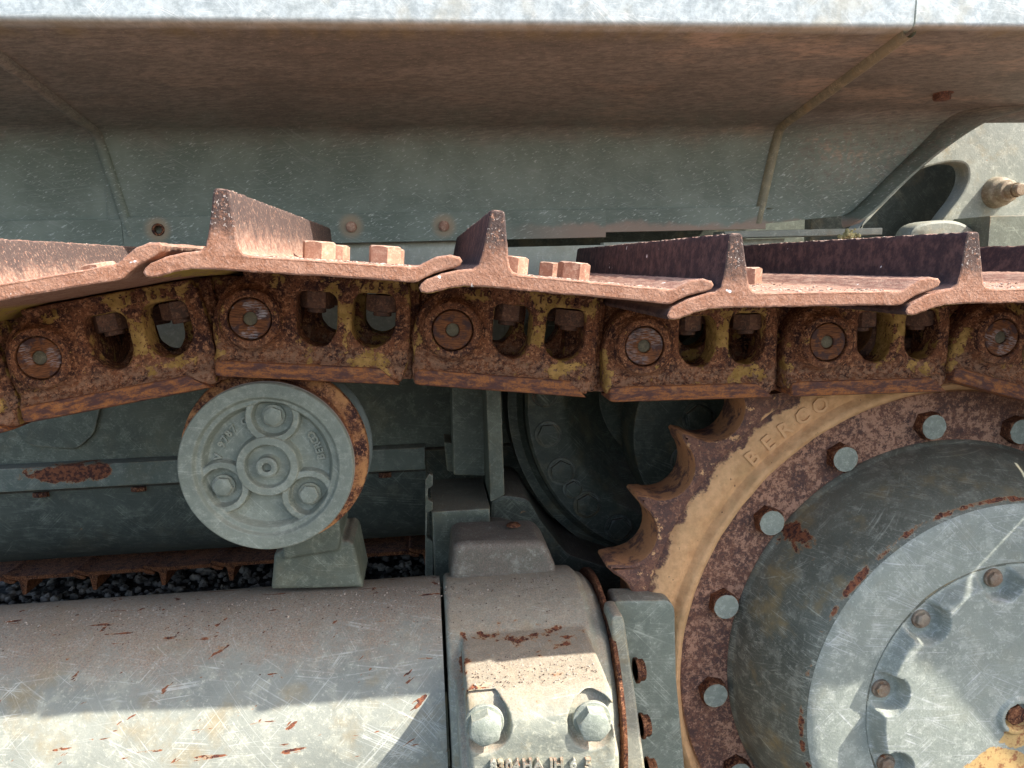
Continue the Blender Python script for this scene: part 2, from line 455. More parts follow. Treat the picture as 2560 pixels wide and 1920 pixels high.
# ------------------------------------------------------------------ materials
M_link = link_mat(); M_rail = rail_mat(); M_shoe = shoe_mat(); M_pin = pin_mat(); M_ring = tan_ring_mat()
_t = N('tan_letter_paint'); M_tan = _t.out(_t.mix(_t.noise(90), (.60, .335, .16), (.80, .475, .24)), .65)
M_rust = simple_rust("brown_rust"); M_nut = simple_rust("nut_rust", 1.25, (.16, .105, .085)); M_rustd = simple_rust("dark_rust", .7)
M_bolt = paint("dusty_pink_bolt", (.36, .21, .16), (.2, .10, .075), (.52, .38, .31), dust=.5, chips=.2, scr=0, sc=2, dustcol=(.5, .36, .29), yellow=.1, rough=.75)
M_plug = paint("dull_plug", (.15, .14, .105), (.10, .09, .07), (.24, .21, .15), dust=0, chips=.4, scr=0, sc=3)
M_paint = paint("grey_green_paint", (.19, .225, .205), (.13, .16, .148), (.33, .37, .345), dust=.6, chips=.35, scr=.5, edge=1)
M_dark = paint("deep_green_grey_paint", (.128, .148, .128), (.085, .102, .09), (.2, .23, .20), dust=.65, chips=.36, scr=.35, yellow=.15, edge=1)
M_deep = paint("deep_shadow_casing_paint", (.062, .072, .062), (.04, .048, .042), (.11, .125, .105), dust=.6, chips=.42, scr=.6, yellow=.3, edge=.6)  # darker copy of M_dark, shade of the recesses put into the colour
M_roller = paint("roller_cover_paint", (.235, .268, .243), (.175, .205, .188), (.34, .375, .345), dust=.15, chips=-.2, scr=.25, sc=1.6, yellow=.06, rough=.45, edge=.5, fleck=.3)
M_boltp = paint("painted_bolt_face", (.27, .31, .285), (.2, .235, .22), (.42, .46, .43), dust=.1, chips=.1, scr=.3, sc=2.5, yellow=0, rough=.45, edge=.6)
M_gravel = N("gravel_stone")
_g = M_gravel; M_gravel = _g.out(_g.mix(_g.step(_g.noise(22, 2, .5), .35, .65), (.05, .049, .05), (.26, .25, .25)), .9)
def tube_extra(n):
    x = n.xyz()
    v = n.map(n.v, rot=(0, .55, 0)); v = n.map(v, scale=(18, 60, 130))
    v2 = n.map(n.v, rot=(0, .05, 0), loc=(4, 0, 2)); v2 = n.map(v2, scale=(14, 90, 120))
    return n.maxi(n.mul(n.step(n.noise(1, 3, .6, v), .60, .72), .32), n.mul(n.step(n.noise(1, 3, .6, v2), .60, .72), .32))
M_tube = paint("scratched_tube_paint", (.275, .298, .285), (.205, .228, .222), (.40, .415, .375), dlo=.66, dhi=.96, dust=.95, chips=.36, scr=.6, extra=tube_extra, dustcol=(.33, .245, .18), yellow=.6, rough=.45)
def block_extra(n): return n.mul(n.maxi(n.blob((.0, -.078, .297), (.085, .04, .014)), n.blob((-.066, -.09, .28), (.012, .06, .05)), n.mul(n.blob((.0, -.195, .28), (.09, .03, .02)), .5)), .21)
M_block = paint("dusty_bearing_paint", (.27, .29, .265), (.2, .225, .21), (.42, .425, .36), dust=.85, chips=.8, scr=.5, sc=1.5, dustcol=(.38, .29, .21), yellow=.6, rough=.55, edge=1.3, extra=block_extra)
def dome_extra(n):
    x = n.xyz(); r = n.m_('SQRT', n.add(n.mul(x[0], x[0]), n.mul(x[2], x[2]))); H_ = Vector((.637, 0, .4895))
    ln = n.mul(n.step(n.m_('ABSOLUTE', n.m_('SUBTRACT', r, .2375)), .005, .0005), .25)
    b1 = n.mul(n.blob(tuple(at(2245, 1450, .145) - H_), (.045, .1, .03)), .52); b2 = n.mul(n.blob(tuple(at(2012, 1352, .21) - H_), (.02, .1, .026)), .46)
    b3 = n.mul(n.blob(tuple(at(2180, 1490, .145) - H_), (.035, .1, .035)), .42); b4 = n.mul(n.blob(tuple(at(2040, 1890, .145) - H_), (.012, .1, .05)), .5)
    return n.add(ln, n.maxi(b1, b2, b3, b4))
M_dome = paint("hub_paint", (.135, .148, .132), (.085, .095, .085), (.29, .305, .275), dust=.3, chips=.4, scr=.5, sc=1.1, yellow=.85, dustcol=(.2, .17, .12), rough=.4, fleck=.6, extra=dome_extra)
def cov_extra(n): return n.mul(n.blob((.03, 0, -.09), (.1, .3, .06)), .35)
M_cover = paint("hub_cover_paint", (.29, .33, .315), (.235, .27, .262), (.44, .48, .465), dust=.15, chips=.1, scr=.6, sc=1.3, yellow=.15, rough=.4, fleck=.5, edge=.6)
def fender_mat():
    n = N("mud_splashed_fender_paint")
    x = n.xyz(n.map(n.o, loc=(0, .8, .5))); ny = n.nrm()
    v = n.map(n.v, rot=(0, .12, 0)); st = n.noise(1, 8, .78, n.map(v, scale=(34, 150, 420)))
    fi = n.noise(300, 4, .65)
    g = n.mix(n.step(n.noise(9, 4, .6), .35, .7), (.14, .172, .14), (.215, .255, .212))
    g = n.mix(n.mul(n.step(st, .52, .64), .6), g, (.26, .30, .27))
    fl = n.noise(1, 4, .6, n.map(n.map(n.v, rot=(0, .45, 0)), scale=(110, 110, 420)))
    g = n.mix(n.mul(n.step(fl, .60, .66), .8), g, (.44, .48, .44))
    g = n.mix(n.mul(scratches(n, 1.0, .8, ((0, 2.6), (1, 2.75), (4, 2.5))), .6), g, (.34, .36, .34))
    b = n.mix(n.step(st, .36, .66), (.135, .132, .114), (.275, .257, .215))
    b = n.mix(n.mul(n.step(n.noise(1, 5, .6, n.map(n.v, scale=(3.2, 7, 7))), .46, .62), .5), b, (.10, .095, .08))
    big = n.mul(n.step(n.noise(1, 6, .65, n.map(n.v, scale=(6, 12, 22))), .50, .66), n.add(.25, n.mul(n.step(x[0], .05, .40), .6)))
    b = n.mix(n.mul(n.mul(big, n.step(st, .3, .6)), .75), b, (.46, .36, .265))
    b = n.mix(n.mul(n.step(n.noise(1, 5, .7, n.map(v, scale=(110, 420, 900))), .55, .66), .6), b, (.38, .32, .26))
    # splashed soil clings under the fender and thins out down the plate
    m = n.step(n.add(x[2], n.mul(n.m_('SUBTRACT', n.noise(14, 6, .7), .5), .09)), 1.172, 1.232)
    rt = n.mul(n.step(x[0], .60, .66), n.step(n.add(x[2], n.mul(n.m_('SUBTRACT', n.noise(30, 7, .75), .5), .25)), 1.10, 1.19))
    m = n.maxi(m, n.mul(rt, n.step(n.noise(120, 6, .75), .42, .6)))
    out_ = n.step(x[1], .325, .306)
    m = n.mul(m, n.m_('SUBTRACT', 1.0, out_))
    c = n.mix(m, g, b)
    for px, py in ((395, 574), (878, 566), (1110, 565)):
        q = at(px, py, .655); c = n.mix(n.mul(n.step(n.blob(tuple(q), (.024, .2, .024), n.map(n.o, loc=(0, .8, .5))), .0, .55), .75), c, (.33, .25, .16))
    low = n.mul(n.step(n.add(x[2], n.mul(n.m_('SUBTRACT', n.noise(16, 6, .6), .5), .045)), 1.062, 1.05), n.step(x[0], .1, .28))
    c = n.mix(n.mul(low, .85), c, (.33, .235, .18))
    fc = n.mix(n.step(n.noise(60, 8, .75), .35, .62), (.33, .39, .41), (.56, .635, .65))  # front face paler than the plate behind, its sunlight put into the colour
    fc = n.mix(n.mul(scratches(n, 1.0, 1.0), .8), fc, (.85, .88, .86))
    fc = n.mix(n.mul(n.step(n.noise(11, 6, .65), .52, .68), .45), fc, (.50, .47, .36))
    c = n.mix(out_, c, fc)
    c = n.mix(n.mul(n.step(x[2], 1.272, 1.262), n.mul(out_, .6)), c, (.30, .27, .17))
    ol = n.mul(n.step(n.m_('ABSOLUTE', n.m_('SUBTRACT', x[1], .325)), .03, .0), .45)
    c = n.mix(n.mul(ol, n.step(n.noise(1, 4, .6, n.map(n.v, scale=(40, 10, 10))), .35, .7)), c, (.25, .21, .09))
    ch = n.noise(30, 8, .6, n.map(n.v, loc=(2, 2, 9)), .3)
    c = n.mix(n.step(ch, .775, .785), c, (.25, .1, .05))
    return n.out(c, .6, n.bump(n.add(n.mul(fi, .5), n.mul(st, .5)), .0008, .4))
M_fender = fender_mat()

# ------------------------------------------------------------------ ground
gm = N("dark_gravel_ground"); gmat = gm.out(gm.mix(gm.step(gm.noise(40, 6, .7), .4, .65), (.04, .039, .04), (.11, .108, .105)), .95, gm.bump(gm.noise(60, 6, .7), .01, 1))
S = 400
tag(obj("ground", mesh([(-S, -S, 0), (S, -S, 0), (S, S, 0), (-S, S, 0)], [(0, 1, 2, 3)], gmat)), "grey gravel ground under the machine", kind='structure')
ico = [(0, 0, 1), (.89, 0, .45), (.28, .85, .45), (-.72, .53, .45), (-.72, -.53, .45), (.28, -.85, .45), (.72, .53, -.45), (-.28, .85, -.45), (-.89, 0, -.45), (-.28, -.85, -.45), (.72, -.53, -.45), (0, 0, -1)]
icf = [(0, 1, 2), (0, 2, 3), (0, 3, 4), (0, 4, 5), (0, 5, 1), (1, 6, 2), (2, 7, 3), (3, 8, 4), (4, 9, 5), (5, 10, 1), (2, 6, 7), (3, 7, 8), (4, 8, 9), (5, 9, 10), (1, 10, 6), (11, 7, 6), (11, 8, 7), (11, 9, 8), (11, 10, 9), (11, 6, 10)]
gb = MB()
for i in range(9000):
    x = random.uniform(-1.9, .9); y = random.uniform(.9, 3.0); s = random.uniform(.006, .017)
    T = Matrix.Translation((x, y, s * .4)) @ Matrix.Rotation(random.uniform(0, 6), 4, random.choice('XYZ')) @ Matrix.Diagonal((s * random.uniform(.8, 1.3), s * random.uniform(.7, 1.1), s * random.uniform(.5, .9), 1))
    gb.addm(ico, icf, T)
tag(obj("gravel", gb.mesh(M_gravel, 20)), "loose grey and white gravel stones below the track frame", kind='stuff')

# ------------------------------------------------------------------ track segments
SHOE = [(-36.5, 45), (-34.5, 41.8), (-30, 41.2), (-25, 42.3), (-14, 46.5), (-2, 49.3), (16, 50.2), (60, 50.3), (160, 50), (164, 51.2), (168, 54), (177, 58), (190, 62.6), (195, 65.2), (196.4, 68.2), (194.5, 71), (187, 72.5), (177, 70.6), (169, 66.2), (163, 62.6), (158, 61.8), (60, 62), (40, 62.4), (35, 63.6), (32, 67), (30.2, 74), (27, 92), (24.2, 107), (22.8, 108.6), (14.2, 108.6), (12.9, 107), (11, 90), (9.2, 74), (7.4, 67), (3.5, 63.4), (-8, 61.2), (-20, 57.6), (-31, 52.2), (-35, 48.5)]
SHOE = [(x / 1000, z / 1000) for x, z in SHOE]
def make_shoe(mat, fine=True):
    lp = resample(SHOE, .0022 if fine else .02)
    ys = [-.01 + .61 * k / (200 if fine else 1) for k in range(1, 200 if fine else 1)]
    vs, fs = plate(lp, (), -.01, .60, .0016 if fine else .001, ys)
    if fine:
        for v in vs:
            w = noise.fractal(v * 70, 1, 2, 3) * .0005 + noise.noise(v * 420) * .0003
            if v.z > .10: w += abs(noise.noise(v * 520)) * .0009 + noise.noise(v * 120) * .0008
            v.z += w; v.x += noise.noise(v * 300 + Vector((5, 5, 5))) * .0003 + noise.fractal(v * 60 + Vector((9, 1, 5)), 1, 2, 2) * .0003
    return mesh(vs, fs, mat, 40)
shoe_me = make_shoe(M_shoe)

def circ_(x, z, r, n=32): return [(x + r * cos(2 * pi * i / n), z + r * sin(2 * pi * i / n)) for i in range(n)]
def link_body():
    mb = MB()
    # front leaf: window plate
    o = [(-.0405, -.006), (-.0365, .012), (-.028, .027), (-.017, .037), (.0, .046), (.02, .0488), (.150, .0488), (.156, .03), (.157, -.03), (.153, -.050), (.147, -.059), (-.026, -.059), (-.0345, -.055), (-.0385, -.046), (-.037, -.031), (-.0395, -.02)]
    o = smoothloop(o, 2)
    hA = roundpoly([(.042, .030), (.0825, .030), (.0825, -.010), (.0735, -.0235), (.063, -.0258), (.053, -.0225), (.0425, -.011)], [.008, .012, .01, .006, .006, .006, .008])
    hB = roundpoly([(.098, .0315), (.1405, .0315), (.141, -.006), (.131, -.0205), (.1185, -.0243), (.106, -.0215), (.0975, -.010)], [.012, .010, .012, .008, .006, .008, .01])
    mb.addm(*plate(o, (hA, hB), .184, .222, .003))
    # rear leaf: carries on to the next joint, stepped back
    o2 = roundpoly([(.125, -.0585), (.190, -.0585), (.235, -.045), (.243, 0), (.236, .030), (.205, .044), (.165, .0485), (.125, .0485)], .015)
    h2 = []
    mb.addm(*plate([p for p in roundpoly([(.146, -.0585), (.19, -.058), (.232, -.042), (.242, 0), (.232, .030), (.205, .042), (.165, .0485), (.146, .0485)], .014)], (), .214, .250, .003))
    mb.addm(*plate([(.13, -.0575), (.165, -.0575), (.165, .047), (.149, .047), (.1485, -.03), (.13, -.045)], (), .206, .234, .003))
    # pin boss, swelling out of the leaf
    mb.addm(*lathe([(0.0, .215), (.034, .215), (.0335, .184), (.0295, .1775), (.0275, .1755), (.0232, .1755), (.0225, .186), (0.0, .186)], 64))
    # rib between the windows and brow over the holes
    mb.addm(*box(-.01, .15, .1815, .20, .0425, .0485, .002))
    # thick bottom: rail block behind the bevel
    mb.addm(*box(-.03, .150, .184, .236, -.0585, -.042, .002))
    me = mesh(mb.v, mb.f)
    m2 = remesh(me, .0010, 5, M_link, .0005, 90, 60)
    for v in m2.vertices:
        x, y, z = v.co
        if y < .208 and x < .160:
            w = sm(y, .208, .190); r = hypot(x, z)
            d = .0075 * sm(x, .126, .156)                                   # right end curls back under the next link
            d += .0035 * sm(r, .031, .040) * sm(z, -.044, -.036)            # web lies lower than the boss
            d += .0022 * sm(z, -.026, -.034) * sm(z, -.0445, -.040)         # hollow above the tread bar
            d -= .0018 * sm(hypot(x - .090, (z - .003) * .6), .012, .004)   # rib between the windows
            d -= .0025 * sm(r, .0305, .0290) * sm(r, .0215, .0230)
            d += .004 * sm(x, -.030, -.040) + .003 * sm(z, -.052, -.059)
            y += d * w
        elif x >= .16: y += .004
        v.co = (x, y, z)
    return m2
link_me = link_body()
def rail_piece():
    # worn tread bar along the bottom edge: bevelled face, cut off slanting at the right end
    vs = []; fs = []
    sec = [(.1850, -.0432), (.1822, -.0445), (.1805, -.0560), (.1815, -.0592), (.185, -.0606), (.234, -.0606), (.236, -.058)]
    xs0 = [-.0355, -.0352, -.0342, -.032, -.027]; dz = [.3, .55, .78, .93, 1]
    n = len(sec)
    cols = [(x, k) for x, k in zip(xs0, dz)] + [(-.027 + (.126 + .027) * i / 12, 1) for i in range(1, 13)]
    for x, k in cols:
        for y, z in sec: vs.append(Vector((x, .190 - (.190 - y) * k, -.0525 + (z + .0525) * k)))
    for (t) in (0.0,):
        for y, z in sec: vs.append(Vector((.127 + (-.0435 - z) / .0177 * .0215, y, z)))
    m = len(cols) + 1
    for i in range(m - 1):
        for j in range(n - 1): fs.append((i * n + j, i * n + j + 1, (i + 1) * n + j + 1, (i + 1) * n + j))
    fs.append(tuple(range(n))); fs.append(tuple((m - 1) * n + j for j in range(n))[::-1])
    me = mesh(vs, fs, M_rail, 30); return fixn(me)
rail_me = rail_piece()
pin_me = mesh(*lathe([(.0068, .186), (.0070, .1760), (.0078, .1752), (.0192, .1750), (.0200, .1757), (.0202, .18), (.0202, .19)][::-1], 72, False, False), M_pin, 25); fixn(pin_me)
bossr_me = fixn(mesh(*lathe([(.0213, .184), (.0215, .1737), (.0223, .1729), (.0270, .1730), (.0290, .1745), (.0308, .182)], 72, False, False), M_link, 40))
def plug(seed):
    return fixn(mesh(*grid_disc(.0066, lambda x, z: .1776 + .0006 * noise.noise(Vector((x * 300, z * 300, seed))) - .0012 * (1 - (hypot(x, z) / .0066) ** 2), 8, 24, [(.0067, .19)]), M_plug, 40))
plug_me = plug(1.0)
def nut_mesh(mat):
    mb = MB(); T = Matrix.Rotation(pi / 2, 4, 'X')       # -y face -> -z
    v, f = hexhead(.0178, .0175, .25, .28); mb.addm(v, f, T)
    mb.addm(*lathe([(.0001, -.0175), (.0095, -.0175), (.0095, -.0212), (.0085, -.022), (.0001, -.022)][::-1], 20), T=T @ Matrix.Rotation(0, 4, 'Y'))
    return fixn(mesh(mb.v, mb.f, mat, 30))
nut_me = nut_mesh(M_nut)
def bolt_top(mat):
    v, f = hexhead(.0178, .0190, .42, .1); mb = MB(); mb.addm(v, f, Matrix.Rotation(-pi / 2, 4, 'X'))
    return fixn(mesh(mb.v, mb.f, mat, 30))
boltt_me = bolt_top(M_bolt)
_letter_me = {}
def letter(ch, size, depth, mat, parent, M4, bevel=.0003):
    key = (ch, size, mat.name)
    if key not in _letter_me:
        v, f = glyphs(ch, size, depth, bevel); _letter_me[key] = mesh(v, f, mat, 30)
    o = obj("letter", _letter_me[key], parent); o.location = M4.to_translation(); o.rotation_euler = M4.to_euler(); return o
def arc_letters(txt, size, depth, rad, a0, da, y, mat, parent, flip=1):
    for i, ch in enumerate(txt):
        if ch == ' ': continue
        a = a0 + da * i; letter(ch, size, depth, mat, parent, Matrix.Translation((rad * cos(a), y, rad * sin(a))) @ Matrix.Rotation(-(a - flip * pi / 2), 4, 'Y'))
bush_me = mesh(*lathe([(.0, .21), (.029, .21), (.031, .213), (.031, .36), (0, .36)][::-1], 40), M_rust); fixn(bush_me)

seg = empty("track_link", (0, 0, 0), "", "track link")
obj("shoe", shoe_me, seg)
lk = obj("link", link_me, seg); obj("rail", rail_me, lk); obj("boss", bossr_me, lk)
for txt, size, x, z, st in (("T67654", .0112, .088, .0388, .0094), ("R10", .0098, .018, .0392, .0082)):
    for i, ch in enumerate(txt): letter(ch, size, .0009, M_rust, lk, Matrix.Translation((x + st * i, .1812, z)), .0002)
l2 = obj("link", link_me, seg); l2.scale = (1, -1, 1); l2.location = (0, .575, 0)
r2 = obj("rail", rail_me, l2)
pn = obj("pin", pin_me, seg); obj("plug", plug_me, pn); obj("bushing", bush_me, seg)
for (bx, by) in ((.0590, .214), (.1265, .214), (.0590, .357), (.1265, .357)):
    obj("nut", nut_me, seg, (bx, by, .0295), (0, 0, random.uniform(0, 1)))
    obj("bolt", boltt_me, seg, (bx, by + .005, .0615), (0, 0, random.uniform(0, 1)))
PINS = [(-.372, .920), (-.1725, .951), (.026, .933), (.226, .909), (.429, .906), (.632, .9035)]
a0 = R_(13.2); PINS = [(PINS[0][0] - .2 * cos(a0), PINS[0][1] - .2 * sin(a0))] + PINS
for an in (16.5, 49.5, 70, 90):
    PINS.append((PINS[-1][0] + .2 * cos(R_(an)), PINS[-1][1] - .2 * sin(R_(an))))
SLAB = ["rusty track link cut off by the left edge of the photo",
        "leftmost whole track link, rising to the right, big nut in its window",
        "track link resting on the grey carrier roller, tallest sunlit grouser",
        "track link right of the carrier roller, white streaks across its pin",
        "track link above the dark drive case, dull brown pin",
        "track link over the first sprocket teeth, thin sun streak on it",
        "track link bending down around the sprocket at the right edge",
        "track link beyond the right edge, on the shoulder of the sprocket",
        "steep track link beyond the right edge, beside the sprocket",
        "upright track link beyond the right edge, behind the sprocket"]
segs = []
for i in range(10):
    o = seg if i == 0 else copy_tree(seg)
    (x0, z0), (x1, z1) = PINS[i], PINS[i + 1]
    o.location = (x0, 0, z0); o.rotation_euler = (0, -atan2(z1 - z0, x1 - x0), 0)
    tag(o, SLAB[i], "track link", "links of the rusty crawler track"); segs.append(o)

# far track of the machine, seen under the hull: its lower run
far_me = make_shoe(simple_rust("far_shoe_rust", 1.5), False)
FL = {0: "far shoe cut off by the left edge, low behind the grey tube", 1: "dark far shoe nearest the left edge, low behind the grey tube", 2: "dim far shoe second from the left edge under the hull", 3: "dim far shoe third from the left edge under the hull", 4: "dim far shoe under the hull, halfway to the roller pedestal", 5: "dim far shoe just left of the roller pedestal", 6: "dim far shoe hidden mostly behind the roller pedestal", 7: "dim far shoe between the roller pedestal and the end block"}
for k in FL:
    t = empty("far_track_shoe", (-1.45 + .2 * k, 0, 0), FL[k], "track shoe", "lower shoes of the far track")
    s = obj("shoe", far_me, t, (0, 2.31, .160), (pi, 0, 0))
    b = fixn(mesh(*box(-.02, .17, 1.93, 2.07, .110, .20, .004), M_rustd)); obj("link", b, t)

# ------------------------------------------------------------------ carrier roller
RC = Vector((-.168, 0, .7993)); RR = .0872
roller = empty("carrier_roller", tuple(RC), "round grey-green roller under the track, three bolts on its dished cover", "roller")
bang = [R_(81), R_(203), R_(319)]; BR = .0515
def rface(x, z):
    r = hypot(x, z); y = .176
    y += .0035 * sm(r, .0735, .0695)                        # first step down
    y += .0080 * sm(r, .0660, .0605)                        # dish floor
    hub = sm(r, .0335, .0305); y -= .0085 * hub             # hub ring
    y += .0060 * sm(r, .0232, .0208)
    y -= .0030 * sm(r, .0118, .0106)
    for a in bang:
        bx, bz = BR * cos(a), BR * sin(a); d = hypot(x - bx, z - bz)
        dirx, dirz = cos(a), sin(a)
        along = (x - bx) * dirx + (z - bz) * dirz
        ring = sm(d, .0285, .0265) * sm(d, .0185, .0205) * sm(along, .0165, .0125) * sm(r, .0675, .064)
        floor = sm(d, .0205, .0185) * sm(r, .068, .064)
        y0 = y
        y = min(y, .1875 - .0068 * ring) if ring > 0 else y
        if floor > 0 and hub < .5: y = y * (1 - floor) + .1888 * floor
    # ribs running on from the bosses around the hub
    w = sm(abs(r - .0335), .0035, .0015)
    y = .176 + (y - .176) * 1.35 + .0004 * noise.fractal(Vector((x * 90, z * 90, 0)), 1, 2, 4)
    return y
cover = fixn(mesh(*grid_disc(RR - .0012, rface, 150, 360, [(RR, .1772), (RR, .186)]), M_roller, 50))
co = obj("cover", cover, roller)
for a in bang:
    v, f = hexhead(.0100, .0085, .25, random.uniform(0, 1), .0118)
    obj("bolt", fixn(mesh(v, f, M_roller, 30)), co, (BR * cos(a), .1930, BR * sin(a)))
arc_letters("V 9787 CR", .0105, .0022, .051, R_(168), R_(-7.6), .1912, M_roller, co)
for i, ch in enumerate("BERCO"):
    a = R_(6 + 6.6 * i); letter(ch, .0105, .0022, M_roller, co, Matrix.Translation((.0535 * cos(a), .1912, .0535 * sin(a))) @ Matrix.Rotation(-(a + pi / 2), 4, 'Y'))

v, f = lathe([(.0048, .1865), (.0048, .1765), (.0085, .1758), (.0105, .1768), (.0108, .190)][::-1], 40, False, False)
obj("plug", fixn(mesh(v, f, M_roller, 30)), roller)
v, f = lathe([(.0046, .188), (.0, .188)], 12, False, False)
tread = fixn(mesh(*lathe([(RR - .001, .1835), (RR + .0006, .186), (.0845, .190), (.0830, .196), (.0828, .214), (.0850, .219), (.0945, .2215), (.0985, .224), (.0995, .2285), (.0990, .233), (.0960, .236), (.09, .237), (.085, .262), (.096, .262), (.0995, .265), (.1005, .2685), (.0995, .272), (.05, .274)], 128, False, True), None))
n = N("roller_tread_rust"); x = n.xyz(); c, a, b = rust_col(n, 1.0, 1.6)
c = n.mix(n.mul(n.step(a, .45, .62), n.step(x[1], .216, .222)), c, (.55, .27, .11))
c = n.mix(n.step(x[1], .216, .212), c, (.20, .095, .06)); c = n.mix(n.step(x[1], .245, .25), c, (.17, .2, .19)); c = n.mix(n.step(n.add(x[1], n.mul(b, .006)), .1905, .1895), c, (.35, .3, .26))
tread.materials.append(n.out(c, .6, n.bump(n.add(a, b), .0012, .6)))
obj("tread", tread, roller)
# pedestal standing on the track frame
mb = MB()
P = lambda px, py, Y: (at(px, py, Y).x, at(px, py, Y).z)
mb.addm(*plate([P(677, 1475, .27), P(684, 1388, .27), P(700, 1376, .27), P(870, 1352, .27), P(884, 1362, .27), P(908, 1470, .27)], (), .27, .36, .004))
mb.addm(*plate([P(706, 1400, .262), P(706, 1366, .262), P(780, 1300, .262), P(846, 1290, .262), P(852, 1345, .262), P(846, 1378, .262)], (), .262, .35, .003))
ped = remesh(mesh([Vector(v) - RC for v in mb.v], mb.f), .0018, 3, M_dark, .0004, 60)
obj("pedestal", ped, roller)
v, f = lathe([(.045, .26), (.045, .40), (.0, .40)][::-1], 40); obj("shaft", fixn(mesh(v, f, M_dark)), roller)

# ------------------------------------------------------------------ track frame tube and bearing block
TC = Vector((0, .271, .469)); TR = .150
frame = empty("support_tube", (-.5, .27, .3), "long scratched grey tube across the lower left, sunlit on its lower half", "steel tube")
def tube_mesh(x0, x1, R, mat, nseg=160, step=.01, lip=0):
    vs = []; fs = []; nx = max(2, int((x1 - x0) / step)); 
    for i in range(nx + 1):
        x = x0 + (x1 - x0) * i / nx
        for j in range(nseg):
            a = 2 * pi * j / nseg; r = R + .0006 * noise.noise(Vector((x * 9, a * 3, R))) 
            if i in (0, nx): r -= .001
            vs.append(Vector((x, TC.y + r * cos(a), TC.z + r * sin(a))))
    for i in range(nx):
        for j in range(nseg): fs.append((i * nseg + j, i * nseg + (j + 1) % nseg, (i + 1) * nseg + (j + 1) % nseg, (i + 1) * nseg + j))
    fs.append(tuple(range(nseg))); fs.append(tuple(nx * nseg + j for j in range(nseg))[::-1])
    return fixn(mesh(vs, fs, mat, 40))
obj("tube", tube_mesh(-1.6, .0025, TR, M_tube), frame, (0, 0, 0), world=True)
frame.children[0].location = -frame.location
# bearing block
def rel(me, par):
    for v in me.vertices: v.co -= par.location
    return me
blk = empty("bearing_block", (.09, .25, .3), "heavy grey cast block beside the tube, sunlit step with two large bolts", "bearing block")
mb = MB()
def drum(x0, x1, R, seg=96):
    v, f = lathe([(0, x0), (R - .004, x0), (R, x0 + .004), (R, x1 - .01), (R - .01, x1), (0, x1)][::-1], seg)
    T = Matrix.Translation((0, TC.y, TC.z)) @ Matrix.Rotation(-pi / 2, 4, 'Z')
    return v, f, T
mb.addm(*drum(.0065, .176, .152))
mb.addm(*drum(.150, .190, .143))
# step that juts out towards the viewer
top = .592
side = [(.0215, .575), (.040, top), (.143, top), (.160, .578), (.164, .40), (.0215, .40)]
def prism_x(sec, x0, x1):               # section in y-z, extruded along x
    v, f = plate(sec, (), x0, x1, .004)
    return [Vector((p.y, p.x, p.z)) for p in v], [t[::-1] for t in f]
v, f = prism_x([(.20, .32), (.048, .32), (.050, .560), (.054, .574), (.066, .588), (.078, top), (.20, top + .004)], .0225, .163); mb.addm(v, f)
v, f = prism_x([(.20, .32), (.0600, .32), (.064, .52), (.11, .560), (.20, .575)], .0145, .170); mb.addm(v, f)
me = mesh(mb.v, mb.f); 
bme = remesh(me, .0016, 8, M_block, .0006, 50)
# sink a pocket round each bolt
bp = [at(1215, 1836, .040), at(1490, 1826, .040)]
for v in bme.vertices:
    for b in bp:
        d = hypot(v.co.x - b.x, v.co.z - b.z + .001)
        if v.co.y < .080 and d < .030:
            v.co.y += .013 * sm(d, .0255, .0225)
obj("casting", rel(bme, blk), blk)
for k, b in enumerate(bp):
    v, f = hexhead(.0162, .0165, .3, .35 + k * .5, .0185)
    o = obj("bolt", fixn(mesh(v, f, M_boltp, 30)), blk, Vector((b.x, .0600, b.z)) - blk.location)
for ch, px in (("8", 1233), ("3", 1252), ("0", 1272), ("4", 1290), ("H", 1318), ("A", 1345), ("I", 1378), ("H", 1396), ("6", 1432), ("5", 1470)):
    p = at(px, 1914 - (px - 1233) * .02, .047); letter(ch, .013, .0018, M_block, blk, Matrix.Translation(Vector((p.x, .0475, p.z)) - blk.location), .0005)
# dust seal plate between drum and bracket
v, f = lathe([(0, .1895), (.146, .1895), (.147, .1905), (.147, .1945), (0, .1945)][::-1], 96)
mb = MB(); mb.addm(v, f, Matrix.Translation((0, TC.y, TC.z)) @ Matrix.Rotation(-pi / 2, 4, 'Z'))
obj("seal_ring", rel(fixn(mb.mesh(M_rust)), blk), blk)

# pivot cap on top, behind the drum
cap = empty("pivot_cap", (.08, .31, .6), "dusty brown rounded cap behind the bearing block, below a round collar", "pivot cap")
mb = MB()
mb.addm(*plate(roundpoly([P(1124, 1470, .29), P(1132, 1366, .29), P(1150, 1356, .29), P(1350, 1350, .29), P(1372, 1372, .29), P(1392, 1425, .29), P(1392, 1475, .29)], .008), (), .285, .372, .008))
me = remesh(mesh(mb.v, mb.f), .0018, 4, paint("cap_dusty_paint", (.14, .14, .125), (.10, .10, .09), dust=.95, chips=.1, scr=.2, dustcol=(.2, .155, .125), yellow=.2, dlo=-.5, dhi=.5), .0004, 60)
obj("cap_casting", rel(me, cap), cap)
v, f = lathe([(.0, -.003), (.006, -.003), (.0085, -.0015), (.0095, 0), (.0, 0)], 20); mb = MB(); p = at(1285, 1368, .33); mb.addm(v, f, Matrix.Translation((p.x, .33, .6665)) @ Matrix.Rotation(-pi / 2, 4, 'X'))
obj("grease_plug", rel(fixn(mb.mesh(M_rust)), cap), cap)
c0 = at(1236, 1432, .39)
v, f = lathe([(0, .375), (.058, .375), (.060, .377), (.060, .398), (.068, .402), (.070, .406), (.070, .43), (0, .43)], 80)
mb = MB(); mb.addm(v, f, Matrix.Translation((c0.x, 0, c0.z - .004))); obj("collar", rel(fixn(mb.mesh(M_dark)), cap), cap)

